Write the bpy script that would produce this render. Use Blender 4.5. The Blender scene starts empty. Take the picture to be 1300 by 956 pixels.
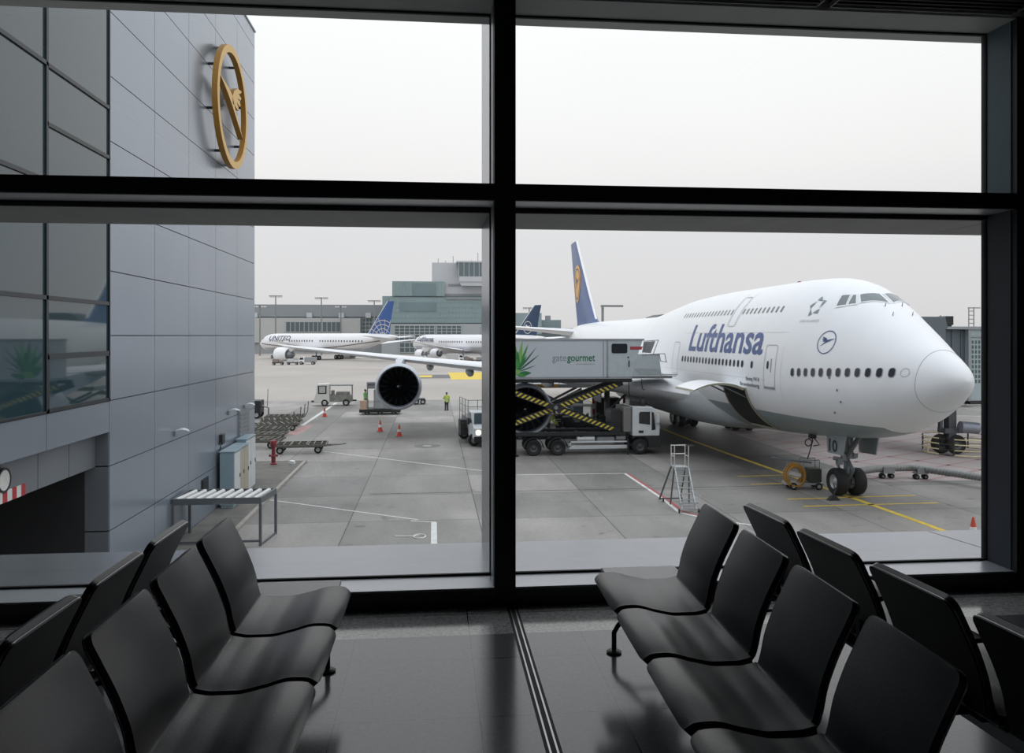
import bpy, bmesh, math, random
from mathutils import Vector, Matrix, Euler
from mathutils.geometry import tessellate_polygon
PI = math.pi
random.seed(7)
scene = bpy.context.scene
COL = scene.collection

# ------------------------------------------------------------------ materials
MATS = {}
def mat(name, col, rough=0.6, metal=0.0, var=0.06, scale=3.0, bump=0.0, spec=0.5, coat=0.0, emit=None, estr=0.0):
    """Principled material whose colour is gently varied by object-space noise."""
    if name in MATS: return MATS[name]
    m = bpy.data.materials.new(name); m.use_nodes = True
    nt = m.node_tree; nt.nodes.clear()
    out = nt.nodes.new('ShaderNodeOutputMaterial'); b = nt.nodes.new('ShaderNodeBsdfPrincipled')
    nt.links.new(b.outputs[0], out.inputs[0])
    tc = nt.nodes.new('ShaderNodeTexCoord'); no = nt.nodes.new('ShaderNodeTexNoise')
    no.inputs['Scale'].default_value = scale; no.inputs['Detail'].default_value = 5
    nt.links.new(tc.outputs['Object'], no.inputs['Vector'])
    cr = nt.nodes.new('ShaderNodeValToRGB')
    cr.color_ramp.elements[0].position = 0.3; cr.color_ramp.elements[1].position = 0.7
    cr.color_ramp.elements[0].color = tuple(max(0, c*(1-var)) for c in col) + (1,)
    cr.color_ramp.elements[1].color = tuple(min(1, c*(1+var)) for c in col) + (1,)
    nt.links.new(no.outputs['Fac'], cr.inputs[0]); nt.links.new(cr.outputs[0], b.inputs['Base Color'])
    b.inputs['Roughness'].default_value = rough; b.inputs['Metallic'].default_value = metal
    b.inputs['Specular IOR Level'].default_value = spec
    b.inputs['Coat Weight'].default_value = coat
    if bump:
        bp = nt.nodes.new('ShaderNodeBump'); bp.inputs['Strength'].default_value = bump; bp.inputs['Distance'].default_value = 0.01
        n2 = nt.nodes.new('ShaderNodeTexNoise'); n2.inputs['Scale'].default_value = scale*12
        nt.links.new(tc.outputs['Object'], n2.inputs['Vector'])
        nt.links.new(n2.outputs['Fac'], bp.inputs['Height']); nt.links.new(bp.outputs[0], b.inputs['Normal'])
    if emit:
        b.inputs['Emission Color'].default_value = tuple(emit) + (1,); b.inputs['Emission Strength'].default_value = estr
    MATS[name] = m
    return m

# ------------------------------------------------------------------ mesh builder
class MB:
    def __init__(s): s.v = []; s.f = []; s.m = []; s.M = Matrix.Identity(4)
    def pt(s, p): s.v.append(tuple(s.M @ Vector(p))); return len(s.v)-1
    def face(s, idx, mi=0): s.f.append(tuple(idx)); s.m.append(mi)
    def quad(s, a, b, c, d, mi=0): s.face([s.pt(a), s.pt(b), s.pt(c), s.pt(d)], mi)
    def poly(s, pts, mi=0): s.face([s.pt(p) for p in pts], mi)
    def box(s, x0, x1, y0, y1, z0, z1, mi=0):
        i = [s.pt(p) for p in ((x0,y0,z0),(x1,y0,z0),(x1,y1,z0),(x0,y1,z0),(x0,y0,z1),(x1,y0,z1),(x1,y1,z1),(x0,y1,z1))]
        for f in ((3,2,1,0),(4,5,6,7),(0,1,5,4),(1,2,6,5),(2,3,7,6),(3,0,4,7)): s.face([i[k] for k in f], mi)
    def prism(s, poly, axis, a, b, mi=0):
        """poly of 2-D points extruded along axis 'x','y' or 'z' from a to b"""
        def P(p, t):
            if axis == 'x': return (t, p[0], p[1])
            if axis == 'y': return (p[0], t, p[1])
            return (p[0], p[1], t)
        n = len(poly); A = [s.pt(P(p, a)) for p in poly]; B = [s.pt(P(p, b)) for p in poly]
        s.face(A[::-1], mi); s.face(B, mi)
        for k in range(n): s.face([A[k], A[(k+1)%n], B[(k+1)%n], B[k]], mi)
    def rings(s, rings, cap0=True, cap1=True, mi=0, closed=True):
        R = [[s.pt(p) for p in r] for r in rings]; n = len(R[0])
        for a, b in zip(R, R[1:]):
            for k in range(n if closed else n-1):
                s.face([a[k], a[(k+1)%n], b[(k+1)%n], b[k]], mi)
        if cap0: s.face(R[0][::-1], mi)
        if cap1: s.face(R[-1], mi)
    def tube(s, pts, r, n=8, mi=0, caps=True):
        pts = [Vector(p) for p in pts]; rs = r if isinstance(r, (list, tuple)) else [r]*len(pts)
        rings = []; up = None
        for k, p in enumerate(pts):
            d = (pts[min(k+1, len(pts)-1)] - pts[max(k-1, 0)]).normalized()
            if up is None:
                up = Vector((0,0,1)) if abs(d.z) < 0.9 else Vector((1,0,0))
            u = (up - d*up.dot(d)).normalized(); w = d.cross(u); up = u
            rings.append([tuple(p + u*rs[k]*math.cos(2*PI*j/n) + w*rs[k]*math.sin(2*PI*j/n)) for j in range(n)])
        s.rings(rings, caps, caps, mi)
    def bar(s, p0, p1, w, h, mi=0):
        """rectangular bar; w across, h along the most vertical normal"""
        p0 = Vector(p0); p1 = Vector(p1); d = (p1-p0).normalized()
        up = Vector((0,0,1)) if abs(d.z) < 0.95 else Vector((0,1,0))
        u = (up - d*up.dot(d)).normalized(); x = d.cross(u)
        s.rings([[tuple(p + x*a*w/2 + u*b*h/2) for a, b in ((-1,-1),(1,-1),(1,1),(-1,1))] for p in (p0, p1)], True, True, mi)
    def lathe(s, prof, o=(0,0,0), axis='z', n=24, mi=0, cap0=True, cap1=True):
        """prof: (r, t) pairs"""
        o = Vector(o); rings = []
        for r, t in prof:
            ring = []
            for k in range(n):
                a = 2*PI*k/n; c, q = r*math.cos(a), r*math.sin(a)
                if axis == 'z': p = (c, q, t)
                elif axis == 'x': p = (t, c, q)
                else: p = (q, t, c)
                ring.append(tuple(o + Vector(p)))
            rings.append(ring)
        s.rings(rings, cap0 and prof[0][0] > 1e-6, cap1 and prof[-1][0] > 1e-6, mi)
    def build(s, name, mats, parent=None, smooth=None, bevel=0, seg=2):
        me = bpy.data.meshes.new(name); me.from_pydata(s.v, [], s.f)
        if not isinstance(mats, (list, tuple)): mats = [mats]
        for m in mats: me.materials.append(m)
        me.polygons.foreach_set('material_index', s.m)
        bm = bmesh.new(); bm.from_mesh(me)
        bmesh.ops.remove_doubles(bm, verts=bm.verts, dist=1e-5)
        bmesh.ops.recalc_face_normals(bm, faces=bm.faces)
        bm.to_mesh(me); bm.free()
        if smooth:
            me.polygons.foreach_set('use_smooth', [True]*len(me.polygons))
            me.set_sharp_from_angle(angle=math.radians(smooth))
        me.update()
        o = bpy.data.objects.new(name, me); COL.objects.link(o)
        if parent: o.parent = parent
        if bevel:
            b = o.modifiers.new('soft_edges', 'BEVEL'); b.width = bevel; b.segments = seg; b.limit_method = 'ANGLE'
        return o

def tag(o, label=None, cat=None, group=None, kind=None):
    if label: o['label'] = label
    if cat: o['category'] = cat
    if group: o['group'] = group
    if kind: o['kind'] = kind
    return o
def thing(name, label, cat, loc=(0,0,0), rz=0.0, group=None):
    o = bpy.data.objects.new(name, None); COL.objects.link(o)
    o.location = loc; o.rotation_euler = (0, 0, rz); o.empty_display_size = 0.1
    return tag(o, label, cat, group)
def struct(o): o['kind'] = 'structure'; return o
def children(o): return [c for c in list(bpy.data.objects) if c.parent == o]
KIDS = {}
def dup(o, loc=None, rz=None, label=None, group=None):
    kids = KIDS.get(o.name)
    if kids is None: kids = KIDS[o.name] = children(o)
    c = o.copy(); COL.objects.link(c)
    for k in kids:
        q = dup(k); q.parent = c
    if loc is not None: c.location = loc
    if rz is not None: c.rotation_euler = (0, 0, rz)
    if label: c['label'] = label
    if group: c['group'] = group
    return c

# monotone cubic interpolation through a table of stations
def pchip(xs, ys):
    n = len(xs); h = [xs[i+1]-xs[i] for i in range(n-1)]; d = [(ys[i+1]-ys[i])/h[i] for i in range(n-1)]
    m = [0.0]*n; m[0] = d[0]; m[-1] = d[-1]
    for i in range(1, n-1):
        if d[i-1]*d[i] <= 0: m[i] = 0.0
        else:
            w1 = 2*h[i]+h[i-1]; w2 = h[i]+2*h[i-1]
            m[i] = (w1+w2)/(w1/d[i-1]+w2/d[i])
    def f(x):
        if x <= xs[0]: return ys[0]
        if x >= xs[-1]: return ys[-1]
        i = 0
        while xs[i+1] < x: i += 1
        t = (x-xs[i])/h[i]
        return (ys[i]*(1+2*t)*(1-t)**2 + h[i]*m[i]*t*(1-t)**2 + ys[i+1]*t*t*(3-2*t) - h[i]*m[i+1]*t*t*(1-t))
    return f

class Hull:
    """aircraft body: s runs aft from the nose, lateral +y is starboard, z up"""
    def __init__(h, st, flat=2.0):
        xs = [r[0] for r in st]
        # the nose is blunt: interpolate over sqrt(s) so that the profile rounds off
        q = [math.sqrt(x) for x in xs]
        h.w = pchip(q, [r[1] for r in st]); h.t = pchip(q, [r[2] for r in st])
        h.b = pchip(q, [r[3] for r in st]); h.m = pchip(q, [r[4] for r in st])
        h.L = xs[-1]; h.n = flat
    def P(h, s, th):
        """th = 0 at the crown, +90 deg at the starboard side, 180 at the keel"""
        q = math.sqrt(max(s, 0)); w, t, b, m = h.w(q), h.t(q), h.b(q), h.m(q)
        c, sn = math.cos(th), math.sin(th)
        return (s, w*sn, m + (t-m)*c if c > 0 else m + (m-b)*c)
    def hw(h, s, z):
        q = math.sqrt(max(s, 0)); w, t, b, m = h.w(q), h.t(q), h.b(q), h.m(q)
        k = (z-m)/(t-m) if z > m else (m-z)/(m-b)
        return w*math.sqrt(max(0.0, 1-k*k))
    def side(h, s, z, off=0.012, sgn=1):
        e = 0.02; y = h.hw(s, z); dz = (h.hw(s, z+e)-h.hw(s, z-e))/(2*e); ds = (h.hw(s+e, z)-h.hw(s-e, z))/(2*e)
        n = Vector((-ds, 1, -dz)).normalized()
        return (s + n.x*off, sgn*(y + n.y*off), z + n.z*off)
    def mesh(h, mb, n=48, step=1.0, s0=0.0, s1=None, f=None):
        s1 = s1 or h.L; ss = []; s = s0; 
        while s < s1 - 1e-6:
            ss.append(s); s += min(step, max(0.12, 0.35*s)) if s < 6 else step
        ss.append(s1)
        if s0 == 0: ss[0] = 0.0005
        mb.rings([[h.P(s, 2*PI*k/n) for k in range(n)] for s in ss])

# flat shapes that are laid onto a surface (paint, lettering, outlines)
def decal(name, polys, fn, mats, parent, grid=0.3, mi=None):
    """polys: list of (list of 2-D outlines, material index); fn maps (u,v) -> 3-D point"""
    bm = bmesh.new()
    for item in polys:
        outl, k = item
        vs = [[Vector((p[0], p[1], 0)) for p in o] for o in outl]
        flat = [p for o in vs for p in o]
        bv = [bm.verts.new(p) for p in flat]
        for tri in tessellate_polygon(vs):
            try:
                f = bm.faces.new([bv[i] for i in tri]); f.material_index = k
            except ValueError: pass
    return _lay(name, bm, fn, mats, parent, grid)
def _lay(name, bm, fn, mats, parent, grid):
    us = [v.co.x for v in bm.verts]; vs = [v.co.y for v in bm.verts]
    if grid:
        for ax, lo, hi in ((0, min(us), max(us)), (1, min(vs), max(vs))):
            k = math.floor(lo/grid)+1
            while k*grid < hi:
                no = [0,0,0]; no[ax] = 1; co = [0,0,0]; co[ax] = k*grid
                bmesh.ops.bisect_plane(bm, geom=bm.verts[:]+bm.edges[:]+bm.faces[:], plane_co=co, plane_no=no, dist=1e-5)
                k += 1
    for v in bm.verts: v.co = Vector(fn(v.co.x, v.co.y))
    me = bpy.data.meshes.new(name); bm.to_mesh(me); bm.free()
    if not isinstance(mats, (list, tuple)): mats = [mats]
    for m in mats: me.materials.append(m)
    o = bpy.data.objects.new(name, me); COL.objects.link(o)
    if parent: o.parent = parent
    return o
def text_bm(txt, size=1.0, bold=0.0, width=None, shear=0.0):
    cu = bpy.data.curves.new('txt', 'FONT'); cu.body = txt; cu.size = size; cu.offset = bold; cu.shear = shear
    cu.resolution_u = 4; cu.align_x = 'LEFT'
    ob = bpy.data.objects.new('txt', cu); COL.objects.link(ob)
    dg = bpy.context.evaluated_depsgraph_get(); dg.update()
    me = bpy.data.meshes.new_from_object(ob.evaluated_get(dg))
    bm = bmesh.new(); bm.from_mesh(me)
    bpy.data.objects.remove(ob); bpy.data.curves.remove(cu); bpy.data.meshes.remove(me)
    x0 = min(v.co.x for v in bm.verts); x1 = max(v.co.x for v in bm.verts)
    for v in bm.verts:
        v.co.x -= x0
        if width: v.co.x *= width/(x1-x0)
    return bm
def text(name, txt, fn, m, parent, size=1.0, bold=0.0, width=None, grid=0.3, shear=0.0):
    return _lay(name, text_bm(txt, size, bold, width, shear), fn, m, parent, grid)
def circle(cx, cy, r, n=40): return [(cx+r*math.cos(2*PI*k/n), cy+r*math.sin(2*PI*k/n)) for k in range(n)]
def ringpoly(cx, cy, r, w, n=40):
    out = []
    for k in range(n):
        a, b = 2*PI*k/n, 2*PI*(k+1)/n
        out.append(([[(cx+(r-w)*math.cos(a), cy+(r-w)*math.sin(a)), (cx+r*math.cos(a), cy+r*math.sin(a)),
                      (cx+r*math.cos(b), cy+r*math.sin(b)), (cx+(r-w)*math.cos(b), cy+(r-w)*math.sin(b))]], 0))
    return out
def stroke(pts, w, closed=False, mi=0):
    """a polyline given width, as separate quads"""
    out = []; n = len(pts)
    for k in range(n if closed else n-1):
        a = Vector(pts[k]); b = Vector(pts[(k+1)%n]); d = (b-a)
        if d.length < 1e-9: continue
        d.normalize(); q = Vector((-d.y, d.x))*w/2; e = d*w*0.35
        out.append(([[tuple(a-e+q), tuple(a-e-q), tuple(b+e-q), tuple(b+e+q)]], mi))
    return out
def rrect(x0, x1, y0, y1, r, n=5):
    out = []
    for cx, cy, a0 in ((x1-r, y1-r, 0), (x0+r, y1-r, 90), (x0+r, y0+r, 180), (x1-r, y0+r, 270)):
        for k in range(n+1):
            a = math.radians(a0+90*k/n); out.append((cx+r*math.cos(a), cy+r*math.sin(a)))
    return out
# the crane emblem in a unit circle, u to the right, v up; the bird flies up to the right
CRANE = [
    [(-0.75,-0.42),(-0.30,-0.19),(0.10,0.02),(0.35,0.13),(0.60,0.22),(0.98,0.34),(0.62,0.30),(0.34,0.27),(0.12,0.22),(-0.02,0.10),(-0.22,-0.04),(-0.50,-0.24)],
    [(0.10,0.18),(-0.05,0.34),(-0.30,0.46),(-0.62,0.50),(-0.55,0.43),(-0.34,0.38),(-0.60,0.36),(-0.55,0.30),(-0.30,0.28),(-0.55,0.22),(-0.50,0.16),(-0.24,0.18),(-0.44,0.07),(-0.28,0.05),(-0.08,0.08),(0.04,0.06)],
]
# ------------------------------------------------------------------ camera, sky
FL = 5.75                      # departure-lounge floor above the apron
cam_d = bpy.data.cameras.new('camera'); cam = bpy.data.objects.new('camera', cam_d); COL.objects.link(cam)
cam.location = (0, 0, 7.4); cam.rotation_euler = (PI/2, 0, math.radians(-5.65))
cam_d.sensor_width = 36; cam_d.lens = 28.0; cam_d.shift_y = -52/1300; cam_d.clip_end = 2000
scene.camera = cam
vs = scene.view_settings
vs.view_transform = 'Standard'; vs.look = 'None'; vs.gamma = 1; vs.use_curve_mapping = False; vs.exposure = 0.0

w = bpy.data.worlds.new('overcast_sky'); scene.world = w; w.use_nodes = True
nt = w.node_tree; nt.nodes.clear()
out = nt.nodes.new('ShaderNodeOutputWorld'); bg = nt.nodes.new('ShaderNodeBackground')
tc = nt.nodes.new('ShaderNodeTexCoord'); sp = nt.nodes.new('ShaderNodeSeparateXYZ')
cr = nt.nodes.new('ShaderNodeValToRGB'); no = nt.nodes.new('ShaderNodeTexNoise'); mx = nt.nodes.new('ShaderNodeMixRGB')
nt.links.new(tc.outputs['Generated'], sp.inputs[0]); nt.links.new(sp.outputs['Z'], cr.inputs[0])
e = cr.color_ramp.elements
e[0].position = 0.0; e[0].color = (0.375, 0.365, 0.365, 1)
e[1].position = 1.0; e[1].color = (0.80, 0.83, 0.88, 1)
for p, c in ((0.02, (0.395, 0.385, 0.385)), (0.06, (0.415, 0.405, 0.41)), (0.125, (0.425, 0.42, 0.425)), (0.20, (0.505, 0.49, 0.488)), (0.25, (0.525, 0.515, 0.515)), (0.35, (0.55, 0.55, 0.55)), (0.5, (0.60, 0.61, 0.63))):
    q = e.new(p); q.color = c + (1,)
no.inputs['Scale'].default_value = 1.6; no.inputs['Detail'].default_value = 3
nt.links.new(tc.outputs['Generated'], no.inputs['Vector'])
mx.blend_type = 'OVERLAY'; mx.inputs[0].default_value = 0.05
nt.links.new(cr.outputs[0], mx.inputs[1]); nt.links.new(no.outputs['Fac'], mx.inputs[2])
nt.links.new(mx.outputs[0], bg.inputs['Color']); bg.inputs['Strength'].default_value = 2.0
nt.links.new(bg.outputs[0], out.inputs[0])

# ------------------------------------------------------------------ materials of the lounge
frame_black = mat('black_frame', (0.034, 0.035, 0.037), 0.45, 0.3)
frame_side = mat('grey_frame_reveal', (0.60, 0.61, 0.62), 0.4, 0.6)
alu = mat('facade_aluminium', (0.26, 0.28, 0.315), 0.25, 0.75, var=0.04, scale=6)
alu_dark = mat('dark_soffit_panel', (0.34, 0.335, 0.32), 0.6, 0.2)
gasket = mat('rubber_gasket', (0.006, 0.006, 0.006), 0.7)
wall_dark = mat('dark_painted_wall', (0.035, 0.035, 0.038), 0.8)
ceil_m = mat('ceiling_panel', (0.012, 0.012, 0.013), 0.7)
ceil_edge = mat('ceiling_panel_edge', (0.30, 0.30, 0.31), 0.5)
header_m = mat('header_panel', (0.50, 0.50, 0.49), 0.6)

def glass_mat(name='window_glass', tint=(0.97, 0.98, 0.98)):
    m = bpy.data.materials.new(name); m.use_nodes = True; nt = m.node_tree; nt.nodes.clear()
    out = nt.nodes.new('ShaderNodeOutputMaterial'); mix = nt.nodes.new('ShaderNodeMixShader')
    tr = nt.nodes.new('ShaderNodeBsdfTransparent'); gl = nt.nodes.new('ShaderNodeBsdfGlossy'); fr = nt.nodes.new('ShaderNodeFresnel')
    tr.inputs[0].default_value = tint + (1,); gl.inputs['Roughness'].default_value = 0.0; gl.inputs['Color'].default_value = (0.9, 0.95, 0.95, 1)
    ge = nt.nodes.new('ShaderNodeNewGeometry'); mr = nt.nodes.new('ShaderNodeMapRange'); nt.links.new(ge.outputs['Backfacing'], mr.inputs['Value'])
    mr.inputs['To Min'].default_value = 1.45; mr.inputs['To Max'].default_value = 1/1.45; nt.links.new(mr.outputs['Result'], fr.inputs['IOR'])
    nt.links.new(fr.outputs[0], mix.inputs[0]); nt.links.new(tr.outputs[0], mix.inputs[1]); nt.links.new(gl.outputs[0], mix.inputs[2])
    nt.links.new(mix.outputs[0], out.inputs[0]); return m
glass = glass_mat()

def floor_mat(name, c1, c2, mortar, bw, rh, rough, speck=0.25, spec=0.7):
    m = bpy.data.materials.new(name); m.use_nodes = True; nt = m.node_tree; nt.nodes.clear()
    out = nt.nodes.new('ShaderNodeOutputMaterial'); b = nt.nodes.new('ShaderNodeBsdfPrincipled'); nt.links.new(b.outputs[0], out.inputs[0])
    tc = nt.nodes.new('ShaderNodeTexCoord'); br = nt.nodes.new('ShaderNodeTexBrick'); mp = nt.nodes.new('ShaderNodeMapping')
    mp.inputs['Location'].default_value = (-0.2, 0.28, 0)
    nt.links.new(tc.outputs['Object'], mp.inputs[0]); nt.links.new(mp.outputs[0], br.inputs['Vector'])
    br.offset = 0.0; br.inputs['Scale'].default_value = 1; br.inputs['Brick Width'].default_value = bw; br.inputs['Row Height'].default_value = rh
    br.inputs['Mortar Size'].default_value = 0.003; br.inputs['Color1'].default_value = c1 + (1,); br.inputs['Color2'].default_value = c2 + (1,); br.inputs['Mortar'].default_value = mortar + (1,)
    no = nt.nodes.new('ShaderNodeTexNoise'); no.inputs['Scale'].default_value = 70; no.inputs['Detail'].default_value = 6
    nt.links.new(tc.outputs['Object'], no.inputs['Vector'])
    mx = nt.nodes.new('ShaderNodeMixRGB'); mx.blend_type = 'OVERLAY'; mx.inputs[0].default_value = speck
    nt.links.new(br.outputs['Color'], mx.inputs[1]); nt.links.new(no.outputs['Fac'], mx.inputs[2]); nt.links.new(mx.outputs[0], b.inputs['Base Color'])
    b.inputs['Roughness'].default_value = rough; b.inputs['Specular IOR Level'].default_value = spec; return m
tile_m = floor_mat('polished_floor_tile', (0.15, 0.155, 0.168), (0.165, 0.17, 0.183), (0.01, 0.01, 0.01), 0.62, 0.62, 0.15)
granite_m = floor_mat('speckled_granite', (0.50, 0.495, 0.485), (0.52, 0.515, 0.505), (0.02, 0.02, 0.02), 1.24, 5.0, 0.12, 1.0, 0.9)

# ------------------------------------------------------------------ room shell
X0, X1, YB = -6.5, 7.2, -7.0
YF = 4.83                                    # room face of the window wall
YG = 5.11                                    # glass plane
def sbox(name, m, *b, bevel=0):
    mb = MB(); mb.box(*b); return struct(mb.build(name, m, bevel=bevel))
mb = MB(); mb.box(X0, X1, YB, 4.39, FL-0.3, FL, 0); mb.box(X0, X1, 4.39, YG+0.1, FL-0.3, FL, 1)
struct(mb.build('floor', [tile_m, granite_m]))
mb = MB()
for xx in (0.462, 0.492): mb.box(xx-0.004, xx+0.004, YB+0.1, YF-0.02, FL, FL+0.003, 0)
mb.box(0.444, 0.51, YB+0.1, YF-0.02, FL+0.0005, FL+0.0015, 1)
struct(mb.build('trim_1', [mat('floor_joint_metal', (0.45, 0.45, 0.46), 0.3, 0.9), gasket]))
sbox('wall_back', wall_dark, X0-0.2, X1+0.2, YB-0.2, YB, FL-0.3, 9.9)
sbox('wall_left', wall_dark, X0-0.2, X0, YB, YG+0.2, FL-0.3, 9.9)
sbox('wall_right', wall_dark, X1, X1+0.2, YB, YG+0.2, FL-0.3, 9.9)
# ceiling: dark grilles with pale edges, then the header over the windows
CZ = 9.47
mb = MB(); mb.box(X0, X1, YB, YG+0.2, CZ+0.12, CZ+0.3, 0)
x = 1.13 - 1.32*6
while x < X1:
    a, b = x+0.04, min(x+1.32-0.04, X1)
    if b > X0 and a < X1:
        a = max(a, X0); mb.box(a, b, YB, 4.82, CZ+0.03, CZ+0.1, 0)
        for e0, e1 in ((a, a+0.008), (b-0.008, b)): mb.box(e0, e1, YB, 4.82, CZ, CZ+0.03, 1)
        mb.box(a, b, 4.80, 4.81, CZ, CZ+0.03, 1)
        y = 0.0
        while y < 4.78: mb.box(a+0.01, b-0.01, y, y+0.018, CZ+0.004, CZ+0.03, 0); y += 0.05
    x += 1.32
struct(mb.build('ceiling', [ceil_m, ceil_edge]))
sbox('trim_2', header_m, X0, X1, YF+0.002, YG+0.16, 9.462, CZ+0.14)
# window wall: solid parts
mb = MB()
mb.box(X0, X1, YG+0.02, YG+0.12, FL-0.35, 5.84)      # upstand behind the sill
mb.box(X0, X1, YG-0.02, YG+0.16, 9.61, 9.9)
mb.box(4.3, X1, YF+0.02, YG+0.16, FL-0.3, 9.9)
struct(mb.build('wall_front', wall_dark))
# inner framing: sill, transom, mullions
mb = MB()
mb.box(X0, 3.77, YF, YG, FL, 5.856, 0)
struct(mb.build('trim_3', frame_black))
mb = MB(); mb.box(X0, 3.77, YF+0.012, YG-0.012, 5.856, 5.864)
struct(mb.build('trim_4', mat('sill_aluminium', (0.62, 0.65, 0.70), 0.3, 0.3)))
mb = MB(); mb.box(X0, 3.77, YF, YG, 8.225, 8.325, 0); mb.box(X0, 3.77, YF+0.012, YG-0.012, 8.221, 8.225, 1)
struct(mb.build('trim_5', [frame_black, frame_side]))
def mullion(n, xl, xr):
    mb = MB(); mb.box(xl, xr, YF-0.006, YG, FL, 9.47, 0)
    mb.box(xl-0.003, xl, YF+0.05, YG-0.012, 5.864, 9.46, 1)
    struct(mb.build('trim_%d' % n, [frame_black, frame_side]))
mullion(6, 0.37, 0.50); mullion(7, -2.90, -2.77); mullion(8, -6.17, -6.04)
mb = MB(); mb.box(3.77, 4.3, YF-0.01, YG+0.05, FL, 9.47, 0); mb.box(3.765, 3.77, YF+0.04, YG-0.012, 5.864, 8.22, 1); mb.box(3.765, 3.77, YF+0.04, YG-0.012, 8.33, 9.46, 2)
struct(mb.build('trim_9', [frame_black, mat('dark_reveal', (0.09, 0.10, 0.12), 0.5), mat('teal_reveal_reflection', (0.16, 0.23, 0.25), 0.4)]))  # teal above the transom paints in the reflection on the post's lit side
# panes with their gaskets
n = 1
for xl, xr in ((X0+0.02, -6.17), (-6.04, -2.90), (-2.77, 0.37), (0.50, 3.77)):
    for z0, z1 in ((5.864, 8.221), (8.325, 9.462)):
        r = bpy.data.objects.new('window_%d' % n, None); COL.objects.link(r); struct(r); n += 1
        mb = MB(); mb.box(xl+0.01, xr-0.01, YG-0.004, YG+0.004, z0, z1); mb.build('pane', glass, r)
        g = MB(); t = 0.012
        g.box(xl, xr, YG-0.012, YG+0.012, z0, z0+t); g.box(xl, xr, YG-0.012, YG+0.012, z1-t, z1)
        g.box(xl, xl+0.01, YG-0.012, YG+0.012, z0, z1); g.box(xr-0.01, xr, YG-0.012, YG+0.012, z0, z1)
        g.build('gasket', gasket, r)
# outer box framing of the facade: sloping sill, soffit of the middle beam, deep fin
YO = 6.15
mb = MB(); mb.prism([(YG+0.012, 5.2), (YG+0.012, 5.856), (YO, 5.80), (YO+0.02, 5.78), (YO+0.02, 5.2)], 'x', -6.5, 4.02)
mb.prism([(YG+0.012, 5.2), (YG+0.012, 5.856), (YO, 5.80), (YO+0.02, 5.78), (YO+0.02, 5.2)], 'x', 4.032, 7.2)
struct(mb.build('trim_10', alu))
mb = MB(); mb.box(-6.5, 4.02, YG+0.02, YO, 8.225, 8.34); mb.box(4.03, 7.2, YG+0.02, YO, 8.225, 8.34)
struct(mb.build('trim_11', alu_dark))
mb = MB(); mb.box(0.372, 0.42, YG+0.012, YO-0.02, 5.0, 9.9)
struct(mb.build('trim_12', alu))
mb = MB(); mb.box(-6.5, 7.2, YG+0.0, YG+0.03, 8.19, 8.222)
struct(mb.build('trim_13', gasket))
# outer skin of our own building below and above the windows (seen only from outside and in reflections)
mb = MB(); mb.box(-9.0, 30, 4.6, 5.15, 0, 5.2, 0); mb.box(-9.0, 30, 4.6, 5.15, 9.9, 14, 0); mb.box(7.2, 30, 4.6, 5.15, 5.2, 9.9, 0); mb.box(-9.0, -6.7, 4.6, 5.15, 5.2, 9.9, 0)
struct(mb.build('wall_outer', alu))

# dim lounge ceiling lights far behind the viewer
ld = bpy.data.lights.new('downlight', 'AREA'); ld.shape = 'DISK'; ld.size = 0.25; ld.spread = math.radians(110); ld.energy = 30; ld.color = (0.97, 0.98, 1.0)
for q in ((-5.2, -2.2), (5.4, -2.0), (-3.4, -5.6), (4.4, -5.8), (0.6, -6.2)):
    lo = bpy.data.objects.new('downlight', ld); lo.location = (q[0], q[1], 9.44); COL.objects.link(lo)

# ------------------------------------------------------------------ seats
seat_lea = mat('black_seat_leather', (0.022, 0.024, 0.028), 0.33, 0, var=0.15, scale=8, bump=0.05)
seat_edge = mat('seat_shell_edge', (0.35, 0.35, 0.36), 0.3, 0.9)
seat_back = mat('seat_back_shell', (0.012, 0.012, 0.013), 0.5, var=0.1)
steel = mat('bench_steel', (0.42, 0.43, 0.45), 0.3, 0.9)
leg_blk = mat('bench_leg_black', (0.015, 0.015, 0.016), 0.4, 0.4)
table_m = mat('pale_table_top', (0.90, 0.90, 0.92), 0.35, var=0.02)
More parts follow.
